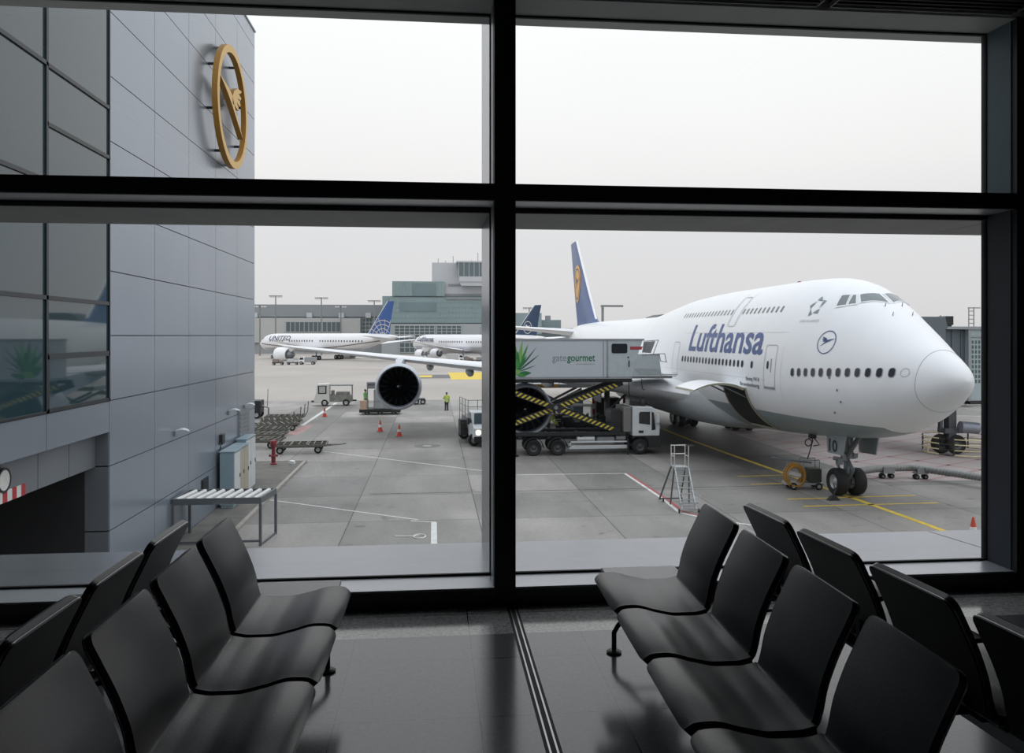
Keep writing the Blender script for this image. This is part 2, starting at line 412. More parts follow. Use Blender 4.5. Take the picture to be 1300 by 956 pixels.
# profile of the shell in (x forward, z up), x = 0 at the top of the back
BACKP = [(0.175, 0.40), (0.145, 0.42), (0.13, 0.465), (0.118, 0.525), (0.085, 0.62), (0.04, 0.715), (0.0, 0.795)]
SEATP = [(0.15, 0.40), (0.22, 0.388), (0.30, 0.388), (0.40, 0.406), (0.49, 0.427), (0.535, 0.425), (0.558, 0.405)]
def smooth_line(pts, k=5):
    t = [0]
    for a, b in zip(pts, pts[1:]): t.append(t[-1]+math.dist(a, b))
    fx = pchip(t, [p[0] for p in pts]); fz = pchip(t, [p[1] for p in pts])
    n = (len(pts)-1)*k
    return [(fx(t[-1]*i/n), fz(t[-1]*i/n)) for i in range(n+1)]
def pad(line, th, half, name, ms, parent, round_end=0.05, off=0.0, round_start=0.0):
    """upholstered panel: a line in xz given thickness and width; the far end has rounded corners"""
    mb = MB(); n = len(line); tot = sum(math.dist(a, b) for a, b in zip(line, line[1:])); acc = 0; rings = []
    for i, p in enumerate(line):
        if i: acc += math.dist(line[i-1], p)
        a = line[max(0, i-1)]; b = line[min(n-1, i+1)]; d = Vector((b[0]-a[0], b[1]-a[1])).normalized(); nx, nz = -d.y, d.x
        rem = tot-acc; h = half
        if rem < round_end: h = half - round_end + math.sqrt(max(0, round_end**2 - (round_end-rem)**2))
        if round_start and acc < round_start: h = half - round_start + math.sqrt(max(0, round_start**2 - (round_start-acc)**2))
        q = th/2; ring = []
        for sx, sn in ((-1,-1),(-0.96,-1),(0.96,-1),(1,-1),(1,1),(0.97,1),(0.9,1.25),(0,1.35),(-0.9,1.25),(-0.97,1),(-1,1)):
            ring.append((p[0]+nx*(q*sn+off), h*sx, p[1]+nz*(q*sn+off)))
        rings.append(ring)
    mb.rings(rings); return mb.build(name, ms, parent, smooth=40)
def dense_end(line, L=0.06, n=6):
    # resample the last stretch finely so the corner rounding is smooth
    a, b = line[-2], line[-1]
    d = math.dist(a, b); out = line[:-1]
    for i in range(1, n+1): out.append((a[0]+(b[0]-a[0])*i/n, a[1]+(b[1]-a[1])*i/n))
    return out
def make_seat():
    t = thing('lounge_seat', 'x', 'seat')
    bl = dense_end(smooth_line(BACKP), n=5); sl = dense_end(smooth_line(SEATP), n=4)
    # normals: for the seat the line runs forward, normal points up; for the back it runs up, normal points back -> flip
    pad(sl, 0.032, 0.245, 'seat', seat_lea, t, 0.03, 0.012)
    pad(sl, 0.006, 0.247, 'seat_shell', seat_edge, t, 0.03, -0.006)
    fb = bl[::-1]
    pad([(x, z) for x, z in fb], 0.018, 0.224, 'backrest', seat_lea, t, 0.02, 0.010, 0.035)
    pad([(x, z) for x, z in fb], 0.005, 0.226, 'back_edge', seat_edge, t, 0.02, -0.004, 0.035)
    pad([(x, z) for x, z in fb], 0.006, 0.222, 'back_shell', seat_back, t, 0.02, -0.008, 0.035)
    mb = MB(); mb.box(0.16, 0.30, -0.16, 0.16, 0.362, 0.385); mb.box(0.10, 0.125, -0.10, -0.07, 0.37, 0.49); mb.box(0.10, 0.125, 0.07, 0.10, 0.37, 0.49); mb.box(0.10, 0.2, -0.10, 0.10, 0.362, 0.375)
    mb.build('mounting_bracket', leg_blk, t, bevel=0.004)
    return t
def make_bench(name, label, x, rz, y0, y1, group):
    """beam with legs; local x forward from the top of the backs, local y along the beam"""
    t = thing(name, label, 'bench frame', (x, 0, FL), rz, group)
    mb = MB(); mb.box(0.195, 0.265, y0, y1, 0.345, 0.395); mb.build('beam', steel, t, bevel=0.006)
    return t
proto = make_seat()
def leg(parent, y, sx=1):
    mb = MB()
    mb.tube([(0.45, y, 0.012), (0.45, y, 0.105), (0.43, y, 0.14), (0.30, y, 0.27), (0.23, y, 0.32)], 0.013, 10)
    mb.tube([(0.02, y, 0.012), (0.02, y, 0.115), (0.04, y, 0.15), (0.17, y, 0.27), (0.23, y, 0.32)], 0.013, 10)
    mb.tube([(0.44, y, 0.13), (0.34, y, 0.19), (0.14, y, 0.19), (0.04, y, 0.13)], 0.008, 8)
    o = mb.build('leg', leg_blk, parent, smooth=40)
    for px in (0.45, 0.02):
        f = MB(); f.lathe([(0.038, 0), (0.04, 0.008), (0.03, 0.014), (0.014, 0.018)], (px, y, 0), n=20); f.build('foot', leg_blk, o, smooth=40)
# rows: (x of the back tops, direction faced, y of the seat farthest from the viewer, pitch, description)
def row(key, x, face, yfar, pitch, nseat, labels, group, drift=0.0):
    rz = (0 if face > 0 else PI) + math.atan(drift/pitch)      # each bench stands a degree or so askew
    sgn = face
    b = thing('bench_frame', key, 'bench frame', (x, yfar, FL), rz, None)
    yn = -pitch*(nseat-0.5) - 0.05; ye = 0.24 + 0.25
    lo, hi = (yn, ye) if face > 0 else (-ye, -yn)
    mb = MB(); mb.box(0.195, 0.265, lo, hi, 0.315, 0.362); mb.build('beam', steel, b, bevel=0.006)
    for yy in (0.36, -pitch*2 - pitch/2):
        leg(b, sgn*yy)
    for i in range(nseat):
        y = yfar - pitch*i
        o = proto if not row.used else dup(proto)
        row.used = True
        o.location = (x+drift*i, y, FL); o.rotation_euler = (0, 0, rz); o['label'] = labels[i]; o['group'] = group; o['category'] = 'seat'
row.used = False
N = ['nearest the window', 'second from the window', 'third from the window', 'fourth from the window']
def L(s): return ['black leather seat %s, %s' % (s, n) for n in N]
row('steel bench beam with black legs under the left seats facing right', -0.97, 1, 3.625, 0.525, 4, L('in left block facing the aisle'), 'aisle-facing seats of the left block', -0.006)
row('steel bench beam under the leftmost seats turned to the far left', -1.135, -1, 3.60, 0.530, 4, L('seen from behind at far left'), 'outer seats of the left block', -0.014)
row('steel bench beam with black legs under the right seats facing the aisle', 1.378, -1, 3.70, 0.535, 4, L('in right block facing the aisle'), 'aisle-facing seats of the right block', -0.012)
row('steel bench beam under the rightmost seats seen from behind', 1.585, 1, 3.70, 0.535, 4, L('seen from behind at far right'), 'outer seats of the right block', 0.03)
# end tables on the beams beside the window
def end_table(label, x, face, y0, y1):
    t = thing('end_table', label, 'table', (x, 0, FL), 0 if face > 0 else PI, 'pale end tables of the benches')
    a, b = (y0, y1) if face > 0 else (-y1, -y0)
    mb = MB(); mb.box(0.09, 0.49, a, b, 0.385, 0.407); mb.build('tabletop', table_m, t, bevel=0.004)
    mb = MB(); mb.box(0.15, 0.31, a+0.05, b-0.05, 0.362, 0.385); mb.build('mounting_bracket', leg_blk, t)
end_table('pale grey end table at the window end of the left bench facing the aisle', -0.955, 1, 3.885, 4.12)
end_table('pale grey end table at the window end of the right bench facing the aisle', 1.385, -1, 3.97, 4.20)
end_table('pale end table hidden mostly behind the seats seen from behind at right', 1.59, 1, 3.97, 4.20)
end_table('pale end table at the window end of the far left bench', -1.135, -1, 3.885, 4.12)
# ------------------------------------------------------------------ the jumbo jet
white = mat('aircraft_white_paint', (0.84, 0.85, 0.87), 0.30, 0, var=0.03, scale=0.5, spec=0.5)
acgrey = mat('aircraft_grey_paint', (0.30, 0.34, 0.36), 0.35, 0, var=0.05, scale=0.5)
navy = mat('navy_paint', (0.030, 0.065, 0.19), 0.4)
yellow_logo = mat('logo_yellow', (0.75, 0.42, 0.12), 0.45)
tyre = mat('tyre_rubber', (0.014, 0.014, 0.015), 0.75, scale=9)
rim_m = mat('wheel_rim', (0.45, 0.46, 0.46), 0.45, 0.3)
gear_m = mat('landing_gear_grey', (0.22, 0.24, 0.26), 0.4, 0.4)
cabin_glass = mat('cabin_window_glass', (0.03, 0.035, 0.045), 0.15)
cock_glass = mat('cockpit_glass', (0.13, 0.165, 0.175), 0.08, spec=0.8)
seal_m = mat('window_seal_grey', (0.30, 0.31, 0.33), 0.5)
line_m = mat('panel_seam_grey', (0.42, 0.43, 0.45), 0.5)
dark_m = mat('dark_interior', (0.012, 0.012, 0.012), 0.8)
fan_m = mat('fan_blades_dark', (0.006, 0.007, 0.010), 0.3, 0.5)
lip_m = mat('engine_inlet_lip', (0.45, 0.48, 0.52), 0.3, 0.6)
nac_m = mat('engine_cowl_paint', (0.50, 0.54, 0.60), 0.35)
JST = [ # s, half width, top, bottom, height of greatest width
 (0, 0, 5.72, 5.72, 5.72), (0.12, 0.31, 6.0, 5.42, 5.70), (0.5, 0.63, 6.36, 5.06, 5.64), (1.1, 0.97, 6.70, 4.66, 5.52),
 (1.9, 1.38, 7.10, 4.22, 5.43), (3.0, 1.86, 7.74, 3.68, 5.37), (4.2, 2.25, 8.45, 3.27, 5.33), (5.4, 2.57, 9.18, 3.01, 5.30),
 (6.8, 2.85, 9.80, 2.82, 5.28), (8.5, 3.05, 10.09, 2.64, 5.25), (11, 3.19, 10.17, 2.44, 5.22), (15, 3.25, 10.15, 2.22, 5.2),
 (20, 3.25, 10.12, 2.10, 5.2), (26, 3.25, 9.94, 2.08, 5.2), (30, 3.25, 9.57, 2.08, 5.2), (34, 3.25, 9.12, 2.08, 5.2), (37, 3.25, 8.93, 2.08, 5.2), (48, 3.25, 8.90, 2.12, 5.2),
 (54, 3.22, 8.92, 2.75, 5.4), (60, 2.85, 8.88, 3.95, 6.0), (66, 2.1, 8.8, 5.3, 6.9), (71, 1.25, 8.5, 6.5, 7.4), (74.5, 0.5, 8.05, 7.25, 7.65), (75.2, 0.2, 7.85, 7.5, 7.7)]
jh = Hull(JST)
NOSE = (19.25, 27.05)
jumbo = thing('jumbo_jet', 'white four-engined jumbo jet with upper deck, blue Lufthansa lettering, nose towards the viewer', 'airplane', (NOSE[0], NOSE[1], 0), math.radians(90.9))
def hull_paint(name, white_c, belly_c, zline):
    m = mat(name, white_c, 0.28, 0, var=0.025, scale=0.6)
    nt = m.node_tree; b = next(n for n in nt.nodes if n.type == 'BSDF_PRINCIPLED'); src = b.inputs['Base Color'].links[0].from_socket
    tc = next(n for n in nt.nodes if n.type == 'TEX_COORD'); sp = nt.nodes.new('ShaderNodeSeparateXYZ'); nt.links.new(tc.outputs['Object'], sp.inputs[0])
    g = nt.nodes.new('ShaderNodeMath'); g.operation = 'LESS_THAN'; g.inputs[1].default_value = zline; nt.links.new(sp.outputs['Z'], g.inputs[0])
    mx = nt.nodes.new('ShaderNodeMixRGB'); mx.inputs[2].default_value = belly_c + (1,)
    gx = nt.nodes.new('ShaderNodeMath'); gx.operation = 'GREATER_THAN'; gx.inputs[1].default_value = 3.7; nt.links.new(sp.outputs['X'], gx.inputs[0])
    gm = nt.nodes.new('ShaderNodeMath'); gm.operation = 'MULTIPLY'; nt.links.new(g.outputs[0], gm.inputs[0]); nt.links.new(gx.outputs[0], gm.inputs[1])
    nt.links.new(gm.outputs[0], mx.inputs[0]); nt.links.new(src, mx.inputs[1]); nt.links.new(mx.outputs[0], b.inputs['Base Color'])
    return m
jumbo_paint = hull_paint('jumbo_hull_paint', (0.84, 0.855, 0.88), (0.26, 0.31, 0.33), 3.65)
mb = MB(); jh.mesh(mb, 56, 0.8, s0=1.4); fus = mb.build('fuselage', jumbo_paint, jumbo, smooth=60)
mb = MB(); jh.mesh(mb, 56, 0.2, s0=0.0, s1=1.4)
mb.build('radome', jumbo_paint, jumbo, smooth=60)
# radome joint
mb = MB(); mb.tube([jh.P(1.4, 2*PI*k/72) for k in range(73)], 0.012, 6); mb.build('radome_seam', line_m, jumbo)
SB = lambda u, v: jh.side(-u, v, 0.012, 1)        # u grows towards the nose: s = -u
def SBo(off): return lambda u, v: jh.side(-u, v, off, 1)
# cabin windows (each one a part)
upper_glass = mat('upper_window_glass', (0.16, 0.165, 0.18), 0.2)
def ovalwin(name, s, z, wd, ht, sgn=1, seal=True, gm=None):
    fn = lambda u, v: jh.side(-u, v, 0.016, sgn)
    fs = lambda u, v: jh.side(-u, v, 0.010, sgn)
    o = decal(name, [([rrect(-s-wd/2, -s+wd/2, z-ht/2, z+ht/2, wd*0.45)], 0)], fn, gm or cabin_glass, jumbo, None)
    if seal:
        decal('window_seal', [([rrect(-s-wd*0.64, -s+wd*0.64, z-ht*0.59, z+ht*0.59, wd*0.6)], 0)], fs, seal_m, o, None)
WINZ = 5.94
MAIN = [2.29+0.486*i for i in range(12)] + [11.57] + [12.7+0.52*i for i in range(19)]
zwin = lambda s: 5.94 if s > 8 else 5.74+(7.64-s)*0.041
AFT = [27.2+0.56*i for i in range(14)]
for s in MAIN: ovalwin('cabin_window', s, zwin(s), 0.22, 0.33)
for s in [10.11+0.495*i for i in range(0, 10)]: ovalwin('upper_deck_window', s, 8.69, 0.16, 0.30, seal=False, gm=upper_glass)
for s in [16.22+0.51*i for i in range(0, 17)]: ovalwin('upper_deck_window', s, 8.70, 0.14, 0.30, seal=False, gm=upper_glass)
# port-side windows as one band of glazing each row, hidden from the lounge but there from other positions
pl = []
for s in MAIN: pl.append(([rrect(-s-0.13, -s+0.13, WINZ-0.2, WINZ+0.2, 0.11)], 0))
decal('port_window_row', pl, lambda u, v: jh.side(-u, v, 0.014, -1), cabin_glass, jumbo, None)
# doors: outline, sill plate, window
def door(s0, s1, z0, z1, name='cabin_door'):
    fn = SBo(0.014)
    pts = rrect(-s1, -s0, z0, z1, 0.16)
    o = decal(name, stroke(pts, 0.035, True), fn, line_m, jumbo, 0.25)
    return o
d1 = door(9.12, 10.22, 4.94, 6.94)
decal('door_window', [([rrect(-9.95, -9.77, 5.80, 6.18, 0.08)], 0)], SBo(0.018), cabin_glass, d1, 0.2)
decal('door_handle', [([rrect(-9.58, -9.51, 5.65, 6.3, 0.03)], 0)], SBo(0.018), seal_m, d1, 0.2)
decal('door_sill', [([[(-10.22, 4.84), (-9.12, 4.84), (-9.12, 4.94), (-10.22, 4.94)]], 0)], SBo(0.018), seal_m, d1, 0.3)
door(22.95, 24.05, 4.95, 6.97)
door(14.95, 15.85, 7.9, 9.5, 'upper_deck_door')
decal('escape_slide_marking', stroke([(-14.8, 9.7), (-14.8, 7.9)], 0.03) + stroke([(-16.0, 9.7), (-16.0, 7.9)], 0.03), SBo(0.014), line_m, jumbo, 0.25)
decal('window_blank', stroke(circle(-1.81, 5.98, 0.16, 20), 0.02, True), SBo(0.014), line_m, jumbo, None)
decal('hull_seam', stroke([(-22.5+0.5*i, 7.55) for i in range(29)], 0.012) + stroke([(-8.6, 6.9-0.2*i) for i in range(15)], 0.012)+ stroke([(-26+0.5*i, 5.25) for i in range(33)], 0.010), SBo(0.010), line_m, jumbo, None)
# lettering and emblems
text('airline_lettering', 'Lufthansa', lambda u, v: jh.side(21.15-u, 6.50+v, 0.016, 1), mat('lettering_blue', (0.05, 0.095, 0.27), 0.4), jumbo, size=2.22, bold=0.034, width=10.55, grid=0.3)
text('type_lettering', 'Boeing 747-8', lambda u, v: jh.side(12.15-u, 5.14+v, 0.016, 1), mat('lettering_dark', (0.05, 0.06, 0.09), 0.5), jumbo, size=0.27, bold=0.002, width=1.5, grid=0.3)
text('name_lettering', 'Brandenburg', lambda u, v: jh.side(12.9-u, 4.84+v, 0.016, 1), MATS['lettering_dark'], jumbo, size=0.27, bold=0.002, width=2.2, grid=0.3)
def crane(name, cx, cz, r, m, parent, fn):
    polys = ringpoly(cx, cz, r, r*0.075) + [([[(cx+r*0.93*p[0], cz+r*0.93*p[1]) for p in q]], 0) for q in CRANE]
    return decal(name, polys, fn, m, parent, 0.2)
crane('crane_emblem', -5.7, 7.11, 0.50, navy, jumbo, SBo(0.016))
star = []
for k in range(5):
    a = PI/2 + 2*PI*k/5
    c = Vector((math.cos(a), math.sin(a)))*0.30; t = Vector((-c.y, c.x)).normalized()
    tip = c*1.55 + t*0.10
    star.append(([[tuple(Vector((-7.31, 8.71)) + p) for p in (tip, c*0.80 - t*0.17, c*0.95 + t*0.20)]], 0))
decal('star_emblem', star, SBo(0.016), mat('emblem_grey_green', (0.20, 0.26, 0.26), 0.4), jumbo, 0.15)
text('alliance_lettering', 'STAR ALLIANCE', lambda u, v: jh.side(7.95-u, 8.0+v, 0.016, 1), line_m, jumbo, size=0.16, width=1.35)
# cockpit glazing: corners given as (s, angle) on the nose
def cockpane(name, quad, frame=True):
    def fn(off):
        def f(u, v):
            P = Vector(jh.P(u, v)); e = 0.03
            a = Vector(jh.P(u+e, v))-Vector(jh.P(u-e, v)); b = Vector(jh.P(u, v+e))-Vector(jh.P(u, v-e))
            n = a.cross(b).normalized()
            ref = P - Vector((u+1.5, 0, 5.3))
            if n.dot(ref) < 0: n = -n
            return P + n*off
        return f
    o = decal(name, [([quad], 0)], fn(0.007), cock_glass, jumbo, 0.12)
    if frame: decal('window_frame', stroke(quad, 0.032, True), fn(0.012), white, o, 0.12)
    return o
COCK = globals().get('COCKQ') or [
  [(6.14, 0.669), (6.38, 0.468), (6.04, 0.391), (5.73, 0.579)],
  [(5.68, 0.562), (5.97, 0.373), (5.83, 0.335), (5.37, 0.471)],
  [(5.77, 0.312), (5.43, 0.03), (4.68, 0.03), (5.31, 0.421)]]
for q in COCK:
    cockpane('cockpit_window', q); cockpane('cockpit_window', [(a, -b) for a, b in q])
# wipers, probes, beacon, antennas
for sg in (1, -1):
    mb = MB()
    for s, th in ((3.92, 0.20), (4.55, 0.16)):
        p = Vector(jh.P(s, sg*th)); q = p + Vector((-0.04, 0, 0.15)); mb.tube([p, q], [0.02, 0.014], 6)
    mb.build('pitot_probe', gear_m, jumbo)
mb = MB(); mb.lathe([(0.12, 0), (0.12, 0.06), (0.07, 0.13), (0, 0.15)], (12.9, 0, 10.10), n=12); mb.build('beacon_light', mat('beacon_red', (0.25, 0.02, 0.02), 0.3), jumbo, smooth=40)
mb = MB()
for s, z in ((5.17, 5.62), (4.74, 5.12), (4.68, 4.63), (5.31, 4.12)): mb.lathe([(0.05, 0), (0.05, 0.03), (0, 0.035)], jh.side(s, z, 0.0, 1), 'y', 10)
mb.build('static_port', gear_m, jumbo)

# wings: sections (lateral, s of leading edge, chord, height of leading edge, thickness ratio)
def airfoil(n=12):
    up = []
    for i in range(n+1):
        x = 0.5*(1-math.cos(PI*i/n)); t = 5*(0.2969*math.sqrt(x)-0.126*x-0.3516*x*x+0.2843*x**3-0.1015*x**4); up.append((x, t))
    return [(x, t) for x, t in up] + [(x, -t*0.75) for x, t in up[-2:0:-1]]
AF = airfoil()
def wing(name, secs, sgn, m, parent, twist=None):
    mb = MB(); R = []
    for (y, s, c, z, th) in secs: R.append([(s+c*x, sgn*y, z + th*c*t - 0.03*c*x) for x, t in AF])
    if sgn < 0: R = [r[::-1] for r in R]
    mb.rings(R); return mb.build(name, m, parent, smooth=50)
def vfin(name, secs, m, parent):
    """secs: (z, s of leading edge, chord, thickness ratio)"""
    mb = MB(); mb.rings([[(s+c*x, th*c*t*(1 if t > 0 else 1/0.75), z) for x, t in AF] for (z, s, c, th) in secs])
    return mb.build(name, m, parent, smooth=50)
WS = [(2.0, 19.0, 17.5, 3.55, 0.125), (4.5, 22.0, 14.5, 3.95, 0.12), (8, 25.2, 12.0, 4.35, 0.115), (12, 28.6, 9.6, 4.8, 0.11), (16, 32.0, 7.9, 5.15, 0.10), (21, 36.2, 6.2, 5.55, 0.095), (27, 41.2, 4.8, 6.05, 0.09), (30.5, 44.2, 3.9, 6.35, 0.085), (32.0, 46.6, 2.2, 6.5, 0.08), (32.9, 48.6, 0.5, 6.6, 0.08)]
wing_w = mat('wing_white', (0.80, 0.81, 0.83), 0.3, var=0.02)
for sg in (1, -1):
    wo = wing('wing', WS, sg, wing_w, jumbo)
    for y, s, z in ((10.3, 31.0, 4.0), (15.8, 35.4, 4.62), (18.9, 38.0, 5.0)):
        mb = MB(); mb.rings([[(s+t, sg*y + 0.75*r*math.cos(2*PI*k/12), z-0.1 + 0.9*r*math.sin(2*PI*k/12)) for k in range(12)] for t, r in ((-1.6, 0.02), (-1.0, 0.28), (0.5, 0.42), (2.5, 0.36), (4.6, 0.05))])
        mb.build('flap_fairing', acgrey, wo, smooth=60)
# wing-to-body fairing
mb = MB(); R = []
for s, w, z0, z1 in ((16.2, 0.9, 2.35, 3.6), (17.5, 2.3, 2.0, 4.2), (19.5, 3.2, 1.85, 4.75), (22, 3.62, 1.78, 4.9), (27, 3.7, 1.75, 4.9), (34, 3.7, 1.78, 4.6), (39, 3.4, 1.85, 4.0), (43, 2.4, 2.0, 3.2)):
    zc = (z0+z1)/2; R.append([(s, w*abs(math.cos(a))**0.75*(1 if math.cos(a) > 0 else -1), zc+(z1-z0)/2*abs(math.sin(a))**0.85*(1 if math.sin(a) > 0 else -1)) for a in [2*PI*k/36 for k in range(36)]])
mb.rings(R); mb.build('wing_fairing', mat('fairing_metal_grey', (0.42, 0.45, 0.47), 0.3, 0.15), jumbo, smooth=60)
# tail
FINS = [(8.0, 58.5, 13.6, 0.085), (9.2, 61.3, 11.0, 0.10), (12, 64.6, 9.0, 0.09), (16, 69.0, 6.2, 0.085), (19.35, 72.6, 3.9, 0.08)]
fin_m = mat('tail_fin_blue', (0.075, 0.125, 0.28), 0.35)  # fin blue lightened: distance haze is put into the colour
fin = vfin('tail_fin', FINS, fin_m, jumbo)
def fin_surface(secs, sgn, off=0.03):
    fs = pchip([a[0] for a in secs], [a[1] for a in secs]); fc = pchip([a[0] for a in secs], [a[2] for a in secs]); ft = pchip([a[0] for a in secs], [a[3] for a in secs])
    def fn(u, v):                    # u = s, v = z
        s0, c, th = fs(v), fc(v), ft(v); x = min(1, max(0, (u-s0)/c))
        t = 5*(0.2969*math.sqrt(x)-0.126*x-0.3516*x*x+0.2843*x**3-0.1015*x**4)
        return (u, sgn*(th*c*t+off), v)
    return fn
for sg in (1, -1):
    lg = decal('tail_emblem', [([circle(70.9, 13.8, 2.35)], 0)] , fin_surface(FINS, sg, 0.04), yellow_logo, fin, 0.4)
    decal('crane_emblem', ringpoly(70.9, 13.8, 1.95, 0.16) + [([[(70.9-1.8*p[0], 13.8+1.8*p[1]) for p in q]], 0) for q in CRANE], fin_surface(FINS, sg, 0.06), navy, lg, 0.4)
mb = MB()
mb.tube([(s-0.02, 0, z) for z, s, c, t in FINS[1:]], 0.14, 8); mb.build('fin_leading_edge', white, fin, smooth=60)
HS = [(0.8, 63.5, 9.5, 7.75, 0.10), (6, 67.3, 5.9, 8.2, 0.09), (11.1, 71.2, 2.6, 8.7, 0.08)]
for sg in (1, -1): wing('horizontal_stabilizer', HS, sg, wing_w, jumbo)
# engines
def engine(parent, s, y, z, R, L, wingz, wing_s, nacm, lipm, name='engine'):
    k = R/1.55
    prof_out = [(1.30*k, 0.10*L/5), (1.38*k, -0.02), (1.46*k, 0.03), (1.55*k, 0.45), (1.58*k, 1.2), (1.52*k, 2.4), (1.40*k, 3.4), (1.26*k, 0.74*L)]
    mb = MB(); mb.lathe([(1.26*k, 0.74*L), (1.40*k, 0.56*L), (1.55*k, 0.34*L), (1.60*k, 0.16*L), (1.57*k, 0.07*L), (1.53*k, 0.045*L)], (s, y, z), 'x', 40, cap0=False, cap1=False)
    o = mb.build('engine', nacm, parent, smooth=50)
    mb = MB(); mb.lathe([(1.53*k, 0.045*L), (1.49*k, 0.012*L), (1.43*k, 0.0), (1.38*k, 0.012*L), (1.345*k, 0.04*L), (1.33*k, 0.10*L)], (s, y, z), 'x', 40, cap0=False, cap1=False)
    mb.build('inlet_lip', lipm, o, smooth=60)
    mb = MB(); mb.lathe([(1.33*k, 0.10*L), (1.34*k, 0.2*L), (1.34*k, 0.23*L)], (s, y, z), 'x', 40, cap0=False, cap1=False); mb.build('inlet_duct', mat('inlet_duct_grey', (0.10, 0.11, 0.13), 0.35, 0.3), o, smooth=60)
    mb = MB(); mb.lathe([(0, 0.24*L), (1.34*k, 0.24*L)], (s, y, z), 'x', 40, cap0=False, cap1=False)
    nb = 18
    for j in range(nb):
        a0 = 2*PI*j/nb; rr = [0.3*k, 0.7*k, 1.05*k, 1.32*k]; fr, bk = [], []
        for i, r in enumerate(rr):
            sw = 0.05*math.sin(i); a = a0 + sw*2 + 0.06*i; da = 0.15/(r/k+0.25)+0.04
            fr.append((s+0.175*L, y+r*math.sin(a), z+r*math.cos(a))); bk.append((s+0.235*L, y+r*math.sin(a+da*1.7), z+r*math.cos(a+da*1.7)))
        for i in range(3): mb.quad(fr[i], fr[i+1], bk[i+1], bk[i])
    mb.build('fan', fan_m, o)
    mb = MB(); mb.lathe([(0, 0.12*L), (0.10*k, 0.13*L), (0.22*k, 0.165*L), (0.32*k, 0.22*L)], (s, y, z), 'x', 24); q = mb.build('spinner', fan_m, o, smooth=60)
    mb = MB(); R_ = []
    for t in range(9):
        a = t*0.7; r = (0.04+0.016*t)*k; R_.append((s+(0.125+0.0045*t)*L-0.02, y+r*math.sin(a), z+r*math.cos(a)))
    mb.tube(R_, 0.022*k, 5); mb.build('spinner_spiral', white, q)
    mb = MB(); mb.lathe([(1.26*k, 0.74*L), (1.10*k, 0.745*L), (0.85*k, 0.74*L), (0.72*k, 0.88*L), (0.5*k, 0.97*L), (0.3*k, 0.97*L), (0.15*k, 1.08*L), (0, 1.1*L)], (s, y, z), 'x', 32, cap0=False); mb.build('exhaust_nozzle', gear_m, o, smooth=40)
    mb = MB(); sg = 1
    top = wingz
    mb.rings([[(s+0.16*L, y-0.04, z+1.45*k), (s+0.16*L, y+0.04, z+1.45*k), (s+0.9*L, y+0.3, z+0.6*k), (s+0.9*L, y-0.3, z+0.6*k)],
              [(s+0.22*L, y-0.2, z+1.62*k), (s+0.22*L, y+0.2, z+1.62*k), (wing_s+3.5, y+0.32, top-0.35), (wing_s+3.5, y-0.32, top-0.35)],
              [(s+0.55*L, y-0.28, z+1.78*k), (s+0.55*L, y+0.28, z+1.78*k), (wing_s+3.2, y+0.32, top), (wing_s+3.2, y-0.32, top)],
              [(wing_s-0.2, y-0.3, top+0.1), (wing_s-0.2, y+0.3, top+0.1), (wing_s+2.5, y+0.3, top+0.12), (wing_s+2.5, y-0.3, top+0.12)]])
    mb.build('pylon', nacm, o, smooth=35)
    return o
for sg in (1, -1):
    engine(jumbo, 21.9, 13.15 if sg > 0 else -12.2, 2.78, 1.60, 5.0, 4.75, 29.1, nac_m, lip_m)
    engine(jumbo, 28.9, sg*21.2, 3.82, 1.59, 5.0, 5.50, 36.2, nac_m, lip_m)
